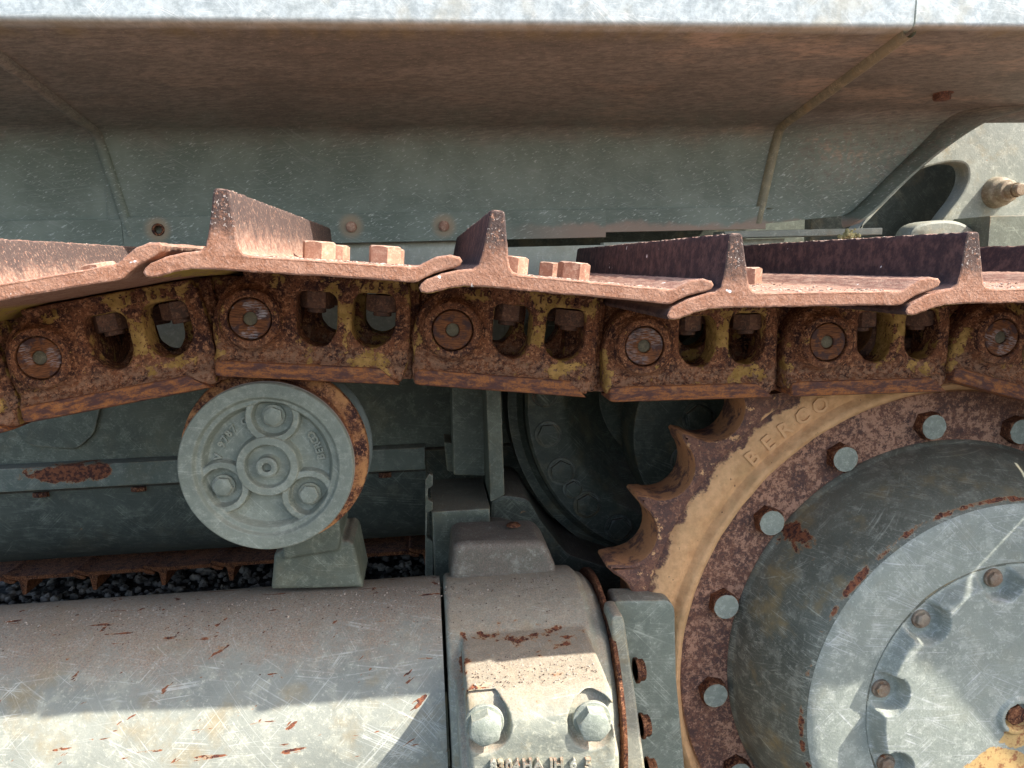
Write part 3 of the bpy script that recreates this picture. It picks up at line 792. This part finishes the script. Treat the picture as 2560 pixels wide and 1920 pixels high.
# L bracket with three side bolts
brk = empty("side_bracket", (.24, .22, .4), "upright grey bracket between bearing block and sprocket, three rusty side bolts", "bracket")
def pl(pts, Y0, Y1, mat, parent, name, bev=.002, rnd=.004, holes=()):
    q = [P(a, b, Y0) for a, b in pts]; q = roundpoly(q, rnd)
    v, f = plate(q, holes, Y0, Y1, bev); me = fixn(mesh(v, f, mat, 35))
    return obj(name, rel(me, parent), parent)
pl([(1528, 1555), (1533, 1540), (1556, 1538), (1562, 1556), (1592, 1760), (1622, 1990), (1566, 1990), (1545, 1760)], .175, .215, M_block, brk, "front_leg", .003)
pl([(1534, 1525), (1536, 1502), (1672, 1500), (1688, 1520), (1692, 1700), (1720, 2000), (1600, 2000), (1545, 1700)], .225, .262, M_paint, brk, "back_plate", .003, .006)
for px, py in ((1588, 1676), (1602, 1815), (1618, 1925)):
    p = at(px, py, .205); v, f = hexhead(.0125, .011, .3, .2, .0145); mb = MB(); mb.addm(v, f, Matrix.Translation(p) @ Matrix.Rotation(pi / 2, 4, 'Z'))
    obj("bolt", rel(fixn(mb.mesh(M_rust)), brk), brk)

# ------------------------------------------------------------------ sprocket and hub
HC = Vector((.637, 0, .4895))
spr = empty("drive_sprocket", tuple(HC), "large toothed sprocket with tan rim and rusty bolt ring round a grey hub", "sprocket")
NT = 31; tp = 2 * pi / NT; t0 = R_(138.35)
out = []
for k in range(NT):
    a = t0 - k * tp                       # tip angle; valley to the next tip
    b = a - tp / 2
    vc = Vector((.4515 * cos(b), .4515 * sin(b))); rv = .0390
    out.append((.4555 * cos(a + .004), .4555 * sin(a + .004))); out.append((.4555 * cos(a - .004), .4555 * sin(a - .004)))
    for j in range(13):
        t = -1.30 + 2.60 * j / 12
        d = Vector((-cos(b + 0), -sin(b)))            # towards the axis
        e = Vector((d.y * -1, d.x))
        s_ = -1
        pnt = vc + rv * (cos(t) * d + sin(t) * Vector((-sin(b), cos(b))) * -s_ * 1.0)
        out.append(tuple(pnt)) if False else None
    pts = [vc + rv * (cos(t) * Vector((-cos(b), -sin(b))) + sin(t) * Vector((-sin(b), cos(b)))) for t in [1.35 - 2.7 * j / 12 for j in range(13)]]
    out += [tuple(p) for p in pts]
inner = [(.399 * cos(2 * pi * j / 160), .399 * sin(2 * pi * j / 160)) for j in range(160)]
v, f = plate(out, (inner,), .25, .318, .004)
# narrow the teeth towards their tips, as worn
for p in v:
    r = hypot(p.x, p.z)
    if r > .43: k = (r - .43) / .026; p.y = .284 + (p.y - .284) * (1 - .22 * min(1, k))
obj("tooth_ring", fixn(mesh(v, f, M_ring, 40)), spr)
prof = [(.262, .262), (.341, .262), (.3425, .256), (.3445, .2435), (.3475, .2385), (.352, .2365), (.3565, .2385), (.3595, .2445), (.3625, .2475), (.367, .2465), (.372, .2440), (.380, .2435), (.388, .2450), (.396, .2475), (.402, .2530)]
v, f = lathe(prof, 256, False, False)
for p in v: p.y += .0016 * noise.fractal(Vector(p) * 38, 1, 2, 4)
obj("rim_face", fixn(mesh(v, f, M_ring, 50)), spr)
ringm = simple_rust("pink_brown_ring_rust", 1.5, (.2, .115, .09))
v, f = lathe([(.250, .2585), (.3385, .2585), (.3400, .2600), (.3400, .27), (.25, .27)], 256); obj("bolt_ring", fixn(mesh(v, f, M_ring, 40)), spr)
arc_letters("BERCO", .026, .0008, .376, R_(133.5), R_(-3.9), .2430, M_tan, spr); arc_letters("0N", .02, .0011, .388, R_(104), R_(-2.6), .2452, M_tan, spr); arc_letters("CR5515A", .02, .0011, .388, R_(95.5), R_(-2.8), .2452, M_tan, spr)
for k in range(16):
    a = R_(95.6 + 22.5 * k); v, f = hexhead(.0180, .0165, .10, random.uniform(0, 1))
    o = obj("bolt", fixn(mesh(v, f, M_rust, 30)), spr, (.3005 * cos(a), .2590, .3005 * sin(a)))
    g = [(.0153 + .0008 * noise.noise(Vector((j * .9, k, 0)))) for j in range(28)]
    vs = [Vector((0, -.0170, 0))] + [Vector((g[j] * cos(2 * pi * j / 28), -.0168, g[j] * sin(2 * pi * j / 28))) for j in range(28)] + [Vector((g[j] * cos(2 * pi * j / 28), -.0160, g[j] * sin(2 * pi * j / 28))) for j in range(28)]
    fs = [(0, 1 + j, 1 + (j + 1) % 28) for j in range(28)] + [(1 + j, 1 + (j + 1) % 28, 29 + (j + 1) % 28, 29 + j) for j in range(28)]
    obj("painted_face", fixn(mesh(vs, fs, M_boltp, 30)), o)
# hub dome (final drive)
prof = [(.240, .268), (.2765, .268), (.2785, .262), (.2785, .255), (.2755, .2515), (.2745, .249), (.2735, .235), (.2670, .210), (.2575, .185), (.2470, .163), (.2405, .150), (.2350, .1435), (.2270, .1400), (.2180, .1386), (.1700, .1380), (.1640, .1380)]
v, f = lathe(prof, 256, False, False)
for p in v: p.y += .0004 * noise.noise(Vector(p) * 20)
dome = N("tmp"); bpy.data.materials.remove(dome.m)
obj("hub", fixn(mesh(v, f, M_dome, 50)), spr)
v, f = lathe([(.1630, .1385), (.1700, .1376), (.2185, .1380), (.2275, .1393), (.2330, .1420)], 256, False, False)
obj("hub_face", fixn(mesh(v, f, M_cover, 50)), spr)
CB = [R_(99), R_(134.5), R_(169), R_(204.5)] + [R_(204.5 + 34.5 * k) for k in range(1, 7)]
def cface(x, z):
    r = hypot(x, z); y = .120
    y += .0170 * sm(r, .1520, .1640)
    for a in CB:
        bx, bz = .1525 * cos(a), .1525 * sin(a); d = hypot(x - bx, z - bz)
        y = y + (.1385 - y) * sm(d, .0240, .0180) if y < .1385 else y
    d = hypot(x - .004, z + .008); y -= .004 * sm(d, .024, .020); y += .009 * sm(d, .0165, .0145)
    return y + .0004 * noise.noise(Vector((x * 40, z * 40, 1)))
n_ = N("hub_cover_chipped"); bpy.data.materials.remove(n_.m)
M_cov2 = paint("hub_cover_paint_chipped", (.29, .33, .315), (.235, .27, .262), (.44, .48, .465), dust=.1, chips=.05, scr=.65, sc=1.3, yellow=.1, rough=.38, fleck=.5)
# worn area near the centre where yellow undercoat shows
nt = M_cov2.node_tree; w = N.__new__(N); w.t = nt; w.m = M_cov2; w.b = nt.nodes["Principled BSDF"]
tc = nt.nodes.new("ShaderNodeTexCoord"); w.o = tc.outputs["Object"]; w.v = w.o; w.geo = None
old = w.b.inputs["Base Color"].links[0].from_socket
pm = w.add(w.maxi(w.blob((-.01, 0, -.075), (.06, .4, .035)), w.blob((-.035, 0, -.1), (.035, .4, .025)), w.mul(w.blob((.02, 0, -.03), (.045, .4, .03)), .9)), w.mul(w.m_('SUBTRACT', w.noise(26, 8, .65), .5), .9))
ym = w.step(pm, .20, .215)
yc = w.mix(w.step(w.noise(120, 6, .7), .5, .62), (.60, .40, .17), (.34, .15, .07))
w.L(w.mix(ym, old, yc), w.b.inputs["Base Color"])
obj("hub_cover", fixn(mesh(*grid_disc(.1650, cface, 130, 400, [(.1655, .145)]), M_cov2, 50)), spr)
for a in CB:
    v, f = hexhead(.0080, .0075, .2, random.uniform(0, 1), .0105); obj("cover_bolt", fixn(mesh(v, f, paint("rusty_small_bolt", (.24, .22, .2), (.2, .12, .08), (.35, .3, .25), chips=1.2, scr=0, sc=3, dust=0) if a == CB[0] else bpy.data.materials["rusty_small_bolt"], 30)), spr, (.1525 * cos(a), .1387, .1525 * sin(a)))
v, f = hexhead(.0125, .008, .2, .3); obj("drain_plug", fixn(mesh(v, f, M_rust, 30)), spr, (.004, .127, -.008))

# ------------------------------------------------------------------ machine body
body = empty("machine_body", (0, .8, .5), "grey-green hull and dusty fender behind and above the track", "machine body")
# fender shell section (y, z), bent sheet, x from XL to XR
XL, XR = -.478, .592
def shell(sec, x0, x1, mat, name, nx=60, th=.006):
    vs = []; fs = []; m = len(sec)
    off = []
    for i in range(m):
        a = Vector(sec[max(0, i - 1)]); b = Vector(sec[min(m - 1, i + 1)]); t = (b - a).normalized(); off.append((sec[i][0] - t.y * th, sec[i][1] + t.x * th))
    loop = list(sec) + off[::-1]; L_ = len(loop)
    for i in range(nx + 1):
        x = x0 + (x1 - x0) * i / nx
        for (y, z) in loop:
            w = .0018 * noise.noise(Vector((x * 3.1, y * 4, z * 4))) + .0006 * noise.noise(Vector((x * 11, y * 9, z * 9)))
            vs.append(Vector((x, y + w, z + w * .6)))
    for i in range(nx):
        for j in range(L_): fs.append((i * L_ + j, i * L_ + (j + 1) % L_, (i + 1) * L_ + (j + 1) % L_, (i + 1) * L_ + j))
    fs.append(tuple(range(L_))); fs.append(tuple(nx * L_ + j for j in range(L_))[::-1])
    return obj(name, rel(fixn(mesh(vs, fs, mat, 40)), body), body)
def bend(p0, p1, p2, r, k=8):
    a, b, c = Vector(p0), Vector(p1), Vector(p2); u = b + (a - b).normalized() * r; w = b + (c - b).normalized() * r
    return [tuple((1 - t) ** 2 * u + 2 * t * (1 - t) * b + t * t * w) for t in [i / k for i in range(k + 1)]]
A0, A1, A2, A3 = (.300, 1.345), (.304, 1.2635), (.66, 1.207), (.66, 1.079)
sec = [A0] + bend(A0, A1, A2, .006, 5) + [(.42, 1.2455), (.54, 1.2265)] + bend(A1, A2, A3, .03, 9) + [(.66, 1.14), A3]
shell(sec, XL, XR, M_fender, "fender")
B1, B2, B3 = (.306, 1.2665), (.664, 1.236), (.664, 1.205)
sec2 = [(.303, 1.345)] + bend((.303, 1.345), B1, B2, .005, 5) + [(.45, 1.2545)] + bend(B1, (.664, 1.236), B3, .02, 6)
shell([(p[0], p[1]) for p in sec2], XR + .004, 1.1, M_fender, "rear_fender", 24)
shell([(.303, 1.345)] + bend((.303, 1.345), B1, B2, .005, 5) + [(.45, 1.249)] + bend(B1, (.664, 1.214), (.664, 1.05), .03, 6) + [(.664, 1.075)], -1.2, XL + .001, M_fender, "front_fender", 24)
# top deck closing the fender boxes
mb = MB(); mb.addm(*box(-1.2, .80, .300, .70, 1.345, 1.352, .002)); obj("deck", rel(fixn(mb.mesh(M_fender)), body), body)
# weld ribs along both ends of the middle bay
def rib(x, mat=M_fender, w=.0085, h=.0095):
    path = [(.31, 1.262)] + [(.42, 1.2445), (.54, 1.2255)] + bend(A1, A2, A3, .03, 9) + [(.66, 1.14), (.66, 1.052)]
    vs = []; fs = []
    for i, (y, z) in enumerate(path):
        a = Vector(path[max(0, i - 1)]); b = Vector(path[min(len(path) - 1, i + 1)]); t = (b - a).normalized(); nrm = Vector((-abs(t.y) , -abs(t.x)))
        xx = x - .03 * max(0, (1.19 - z)) / .14 * (1 if x > 0 else -1)
        for k in range(7):
            an = pi * k / 6; vs.append(Vector((xx - w * cos(an) + .0008 * noise.noise(Vector((i * 1.3, k, x))), y + nrm.x * h * sin(an) + (.001 if nrm.x else 0), z + nrm.y * h * sin(an) + .001)))
    for i in range(len(path) - 1):
        for k in range(6): fs.append((i * 7 + k, i * 7 + k + 1, (i + 1) * 7 + k + 1, (i + 1) * 7 + k))
    return obj("weld_rib", rel(fixn(mesh(vs, fs, mat, 60)), body), body)
M_rib = paint("tan_weld_rib", (.22, .215, .155), (.14, .145, .11), (.34, .32, .24), chips=.5, scr=0, dust=.3, dustcol=(.35, .26, .18), yellow=.8)
rib(XR, M_rib); rib(XL, M_fender)
# flange along the foot of the fender with bolts
def bodyplate(pts, Y0, Y1, mat, name, bev=.002, rnd=.003, holes=()):
    return pl(pts, Y0, Y1, mat, body, name, bev, rnd, holes)
def rect(x0, x1, z0, z1, Y0, Y1, mat, name, bev=.0015, holes=(), rnd=0):
    q = [(x0, z0), (x1, z0), (x1, z1), (x0, z1)]; q = roundpoly(q, rnd) if rnd else q
    v, f = plate(q, holes, Y0, Y1, bev); return obj(name, rel(fixn(mesh(v, f, mat, 35)), body), body)
circ = lambda c, r, n=24: [(c[0] + r * cos(2 * pi * i / n), c[1] + r * sin(2 * pi * i / n)) for i in range(n)]
hb = P(395, 574, .652)
rect(-.458, .300, 1.036, 1.082, .653, .658, M_fender, "flange", .001, (circ(hb, .0062),))
rect(.298, .575, 1.044, 1.0815, .6535, .6585, M_fender, "flange", .001)
rect(-1.2, -.4585, 1.03, 1.080, .6535, .660, M_fender, "flange", .001)
v, f = lathe([(.0060, .660), (.0060, .6512), (.0080, .6505), (.0095, .6518), (.0098, .654)][::-1], 28, False, False); mb = MB(); mb.addm(v, f, Matrix.Translation((hb[0], 0, hb[1]))); obj("threaded_hole", rel(fixn(mb.mesh(M_rust)), body), body)
for px, py in ((878, 567), (1110, 565)):
    c = P(px, py, .65); v, f = hexhead(.0072, .006, .25, random.uniform(0, 1), .0085); mb = MB(); mb.addm(v, f, Matrix.Translation((c[0], .6530, c[1])))
    obj("bolt", rel(fixn(mb.mesh(M_bolt)), body), body)
c = P(2060 + 285, 240, .5); v, f = hexhead(.0135, .013, .3, .3, .0165); mb = MB()
Yb = .45
for _ in range(60): Yb += (at(2355, 236, Yb).z - (1.2665 - (Yb - .306) * .0852)) * -.4
mb.addm(v, f, Matrix.Translation(at(2355, 236, Yb) + Vector((0, 0, .004))) @ Matrix.Rotation(pi / 2, 4, 'X')); obj("bolt", rel(fixn(mb.mesh(M_nut)), body), body)
# hull side under the fender
rect(-1.3, .30, .692, .86, .672, .70, M_dark, "side_panel", .001)
M_side = paint("skylit_side_panel_paint", (.40, .435, .40), (.31, .345, .32), (.52, .56, .52), dust=.3, chips=.2, scr=.3)  # lighter copy of the hull paint, skylight on the panel put into the colour
rect(-1.3, .13, .861, 1.080, .6718, .70, M_side, "side_panel", .001)
rect(.1305, .30, .861, 1.024, .6718, .70, M_side, "side_panel", .001)
rect(.30, .62, .60, .86, .676, .70, M_dark, "side_panel", .001)
rect(.301, .62, .861, 1.028, .676, .70, M_side, "side_panel", .001)
lp = [P(x, y, .665) for x, y in ((10, 960), (20, 1060), (70, 1115), (190, 1125), (235, 1085), (262, 960))]
v, f = plate(roundpoly(lp, .012), (), .666, .674, .002); obj("access_cover", rel(fixn(mesh(v, f, M_dark)), body), body)
def strip_extra(n):
    b = n.maxi(n.blob(tuple(at(165, 1184, .64) - body.location), (.085, .2, .022)), n.mul(n.blob(tuple(at(240, 1180, .64) - body.location), (.045, .2, .022)), .9))
    return n.mul(b, .75)
M_strip = paint("chipped_sill_paint", (.15, .18, .168), (.1, .13, .125), (.23, .26, .245), edge=1, chips=.3, scr=.4, extra=strip_extra, yellow=.15, dust=.4)
rect(-1.3, -.012, .662, .700, .640, .672, M_strip, "sill", .0025)
sec3 = [(.672, .664), (.655, .655)] + [(.655 + .17 * (1 - cos(a)), .625 - .13 * sin(a)) for a in [pi / 2 * k / 14 for k in range(15)]] + [(1.2, .49), (2.3, .49)]
M_belly = paint("belly_paint", (.075, .09, .084), (.05, .062, .06), (.13, .15, .135), chips=.38, scr=.6, dust=.4, yellow=.1)
vs = []; fs = []; m = len(sec3)
for i in range(2):
    for (y, z) in sec3: vs.append(Vector(((-1.8, -.012)[i], y, z)))
for j in range(m - 1): fs.append((j, j + 1, m + j + 1, m + j))
# closed hull volume
k0 = len(vs)
vs += [Vector((-1.8, 2.3, 1.6)), Vector((-.012, 2.3, 1.6)), Vector((-1.8, .70, 1.6)), Vector((-.012, .70, 1.6)), Vector((-1.8, .70, .664)), Vector((-.012, .70, .664))]
fs += [(m - 1, k0, k0 + 1, 2 * m - 1), (k0, k0 + 2, k0 + 3, k0 + 1), (k0 + 2, k0 + 4, k0 + 5, k0 + 3), (k0 + 4, 0, m, k0 + 5)]
obj("belly", rel(fixn(mesh(vs, fs, M_belly, 40)), body), body)
for px, py in ((100, 1232), (345, 1218), (962, 1183)):   # bolts half hidden under the sill
    p = at(px, py, .648); mb = MB(); v, f = hexhead(.012, .008, .3, .5); mb.addm(v, f, Matrix.Translation((p.x, .652, p.z)) @ Matrix.Rotation(pi / 2 * .9, 4, 'X')); obj("bolt", rel(fixn(mb.mesh(M_rust)), body), body)
# inner drive case region
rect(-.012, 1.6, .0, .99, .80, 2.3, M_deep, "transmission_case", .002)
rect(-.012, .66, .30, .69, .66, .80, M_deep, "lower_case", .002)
bodyplate([(1128, 900), (1213, 900), (1213, 1190), (1134, 1188)], .50, .60, M_dark, "upright_plate")
bodyplate([(1110, 1105), (1140, 1110), (1138, 1180), (1118, 1178)], .56, .62, M_dark, "stop_block", .002)
bodyplate([(1212, 900), (1250, 900), (1262, 1238), (1226, 1256)], .42, .52, M_dark, "rib")
bx0, bx1 = P(1078, 1270, .40), P(1225, 1258, .40)
rect(bx0[0], bx1[0], .40, .668, .40, .56, M_dark, "end_block", .004)
nl = [(1063, 1440), (1063, 1200), (1072, 1185), (1082, 1190), (1082, 1215), (1070, 1222), (1070, 1250), (1082, 1256), (1082, 1275), (1068, 1282), (1068, 1345), (1082, 1355), (1082, 1440)]
bodyplate(nl, .405, .42, M_dark, "notched_edge", .001, .001)
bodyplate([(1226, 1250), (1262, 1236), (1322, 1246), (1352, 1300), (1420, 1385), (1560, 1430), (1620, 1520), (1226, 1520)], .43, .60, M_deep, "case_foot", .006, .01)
bodyplate([(1150, 1310), (1180, 1500), (1080, 1500), (1080, 1300)], .42, .46, M_deep, "case_web", .003)
cc = (.392, .785)
mb = MB(); v, f = lathe([(.0, .600), (.12, .590), (.165, .540), (.188, .505), (.196, .500), (.248, .500), (.252, .504), (.254, .52), (.262, .528), (.275, .53), (.275, .62), (0, .62)][::-1], 128)
for p in v: p.z = min(p.z, .17)
mb.addm(v, f, Matrix.Translation((cc[0], 0, cc[1])))
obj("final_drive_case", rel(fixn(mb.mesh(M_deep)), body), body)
def hexring(px, py, Y, r):
    c = P(px, py, Y); mb = MB(); v, f = lathe([(0, 0), (r * 1.22, 0), (r * 1.22, -.0025), (r * 1.12, -.003), (r * 1.1, -.0012), (0, -.0012)], 40); mb.addm(v, f, Matrix.Translation((c[0], Y, c[1])))
    v, f = hexhead(r, .009, .3, random.uniform(0, 1)); mb.addm(v, f, Matrix.Translation((c[0], Y, c[1]))); return obj("bolt", rel(fixn(mb.mesh(M_deep)), body), body)
for px, py, r in ((1362, 985, .0165), (1370, 1085, .0165), (1403, 1178, .0175), (1431, 1221, .0125), (1467, 1261, .0175), (1545, 1318, .0175)): hexring(px, py, .499, r)
mb = MB(); c2 = P(1850, 1075, .50); v, f = lathe([(0, .488), (.165, .488), (.17, .491), (.172, .50), (.172, .56), (0, .56)], 100); mb.addm(v, f, Matrix.Translation((c2[0], 0, c2[1]))); obj("axle_flange", rel(fixn(mb.mesh(M_deep)), body), body)
hexring(1745, 1045, .488, .0205); hexring(1712, 1150, .488, .0185)
rect(.125, .60, .94, 1.19, .79, .80, M_deep, 'dark_gap_backing', .001)  # added dark sheet that makes the slot under the flange read as shade
# arched wheel guard at the right and the lit arm behind it

inner_px = [(2650, 190), (2520, 215), (2440, 240), (2384, 275), (2315, 347), (2230, 430), (2170, 490), (2130, 527), (2105, 540)]
rim_px = [(2720, 245), (2600, 262), (2520, 282), (2453, 306), (2350, 375), (2250, 461), (2200, 510), (2150, 550), (2105, 562)]
ip = [at(a, b, .667) for a, b in inner_px]; rp = [at(a, b, .632) for a, b in rim_px]
rp[-1] = at(2105, 566, .655)
q = [(XR - .004, 1.233), (ip[0].x, max(1.2345, ip[0].z))] + [(p.x, p.z) for p in ip] + [(at(1900, 560, .667).x, at(1900, 560, .667).z)]
v, f = plate(q, (), .6665, .6720, .0005)
obj("arch_plate", rel(fixn(mesh(v, f, M_fender, 35)), body), body)
def catmull(pts, k=6):
    o = []
    for i in range(len(pts) - 1):
        p0 = pts[max(0, i - 1)]; p1 = pts[i]; p2 = pts[i + 1]; p3 = pts[min(len(pts) - 1, i + 2)]
        for j in range(k):
            t = j / k; o.append(.5 * ((2 * p1) + (p2 - p0) * t + (2 * p0 - 5 * p1 + 4 * p2 - p3) * t * t + (3 * p1 - p0 - 3 * p2 + p3) * t ** 3))
    return o + [pts[-1]]
ic, rc_ = catmull(ip), catmull(rp); vs = []; fs = []; n_i = len(ic)
for a, b in zip(ic, rc_):
    d = Vector((.0028, 0, -.0028)); mid = a.lerp(b, .5) + Vector((-.002, 0, .003))
    vs += [a, mid, b, b + d, mid + d * 1.2, a + d + Vector((0, .006, 0))]
for i in range(n_i - 1):
    for j in range(6): fs.append((i * 6 + j, i * 6 + (j + 1) % 6, (i + 1) * 6 + (j + 1) % 6, (i + 1) * 6 + j))
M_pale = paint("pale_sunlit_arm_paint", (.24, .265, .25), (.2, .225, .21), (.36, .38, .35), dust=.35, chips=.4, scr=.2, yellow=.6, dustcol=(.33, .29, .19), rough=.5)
obj("arch_flange", rel(fixn(mesh(vs, fs, M_fender, 50)), body), body)
# ledge below the arch
rect(.50, .78, 1.030, 1.0415, .645, .70, M_pale, "ledge", .002)
arm = empty("lift_arm", (.95, .80, 1.1), "pale sunlit cast arm with oval opening and pin, under the arched guard", "cast arm")
hole = [P(a, b, .80) for a, b in ((2130, 610), (2215, 480), (2250, 445), (2330, 412), (2405, 402), (2425, 425), (2415, 475), (2360, 545), (2300, 625), (2200, 650))]
ol = [P(a, b, .80) for a, b in ((2080, 640), (2240, 470), (2330, 390), (2440, 260), (2480, -250), (3200, -300), (2900, 420), (2620, 520), (2540, 560), (2470, 610), (2380, 680), (2080, 700))]  # top carried up out of view to keep sun out of the opening
v, f = plate(smoothloop(ol, 2), (smoothloop(hole, 2),), .80, .84, .004); obj("arm_plate", rel(fixn(mesh(v, f, M_pale, 35)), arm), arm)
v, f = plate([(.80, .98), (1.35, .98), (1.35, 1.20), (.80, 1.20)], (), .93, .96, .003); obj("dark_opening_backing", rel(fixn(mesh(v, f, M_deep, 35)), arm), arm)  # added dark sheet behind the arm's opening, stands in for the shade inside
mb = MB(); c = at(2518, 478, .77)
v, f = lathe([(0, -.036), (.0095, -.036), (.0115, -.034), (.0115, -.022), (.0135, -.024), (.0135, -.008), (.019, -.007), (.021, -.004), (.021, .006), (.027, .012), (.03, .03), (0, .03)][::-1], 40); mb.addm(v, f, Matrix.Translation(c))
obj("pin", rel(fixn(mb.mesh(paint("worn_pin_paint", (.24, .22, .17), (.2, .14, .095), (.4, .36, .29), chips=.6, scr=.3, sc=2, dust=.2))), arm), arm)
v, f = plate(smoothloop([P(a, b, .74) for a, b in ((2270, 640), (2275, 575), (2310, 552), (2400, 548), (2450, 585), (2470, 640))], 2), (), .74, .79, .006); obj("pad", rel(fixn(mesh(v, f, M_pale, 35)), arm), arm)
rect(.30, 2.6, .40, 1.5, 1.25, 1.4, M_dark, "rear_hull", .003)
rect(1.02, 1.6, .40, 1.06, .70, .80, M_dark, "rear_case", .003)
# lump of pale moss
mb = MB()
for i in range(60):
    p = at(2124, 588, .61); s = random.uniform(.002, .0045); mb.addm(ico, icf, Matrix.Translation((p.x + random.gauss(0, .006), .61 + random.gauss(0, .004), p.z + abs(random.gauss(0, .005)) - .004)) @ Matrix.Diagonal((s, s, s, 1)))
nm = N("moss"); nm.out(nm.mix(nm.noise(200), (.35, .3, .12), (.6, .55, .3)), .9)
tag(obj("moss_clump", mb.mesh(nm.m, 60)), "small pale yellow clump of dry moss on top of a track shoe", "moss")
mb = MB(); rnd = random.Random(4)
for i in range(1500):
    k = rnd.choice((1, 2, 2, 3, 3, 4, 4, 5, 5, 6)); sg = segs[k]; lx = rnd.uniform(.04, .16); ly = rnd.uniform(-.004, .30) ** 1 if rnd.random() < .6 else rnd.uniform(-.005, .06)
    z = .0622
    if rnd.random() < .35: lx = rnd.uniform(.0145, .0225); z = .1088; ly = rnd.uniform(-.006, .55)
    p = Matrix.Translation(sg.location) @ Matrix.Rotation(sg.rotation_euler.y, 4, 'Y') @ Vector((lx, ly, z))
    q = rnd.uniform(.0004, .0013); mb.addm(ico, icf, Matrix.Translation(p) @ Matrix.Diagonal((q * rnd.uniform(.8, 1.8), q * 1.2, q * .7, 1)))
for i in range(900):
    x = rnd.uniform(-.5, .15); a = pi / 2 + abs(rnd.gauss(0, .28)) ; r_ = TR + .0002 if x < 0 else .1525
    p = Vector((x, TC.y + r_ * cos(a), TC.z + r_ * sin(a))); q = rnd.uniform(.0004, .0011) * (1 + (rnd.random() < .02) * 1.5)
    mb.addm(ico, icf, Matrix.Translation(p) @ Matrix.Diagonal((q, q, q * .7, 1)))
for i in range(500):
    p = Vector((rnd.uniform(.03, .155), rnd.uniform(.08, .17), .5935)); q = rnd.uniform(.0004, .0010); mb.addm(ico, icf, Matrix.Translation(p) @ Matrix.Diagonal((q, q, q * .7, 1)))
cm = N("soil_crumb"); cm.out(cm.mix(cm.step(cm.noise(150, 2, .5), .4, .6), (.12, .08, .06), (.5, .42, .35)), .9)
tag(obj("soil_crumbs", mb.mesh(cm.m, 20)), "grains of dry soil lying on the track shoes, tube and bearing block", kind='stuff')
bpy.context.view_layer.update()
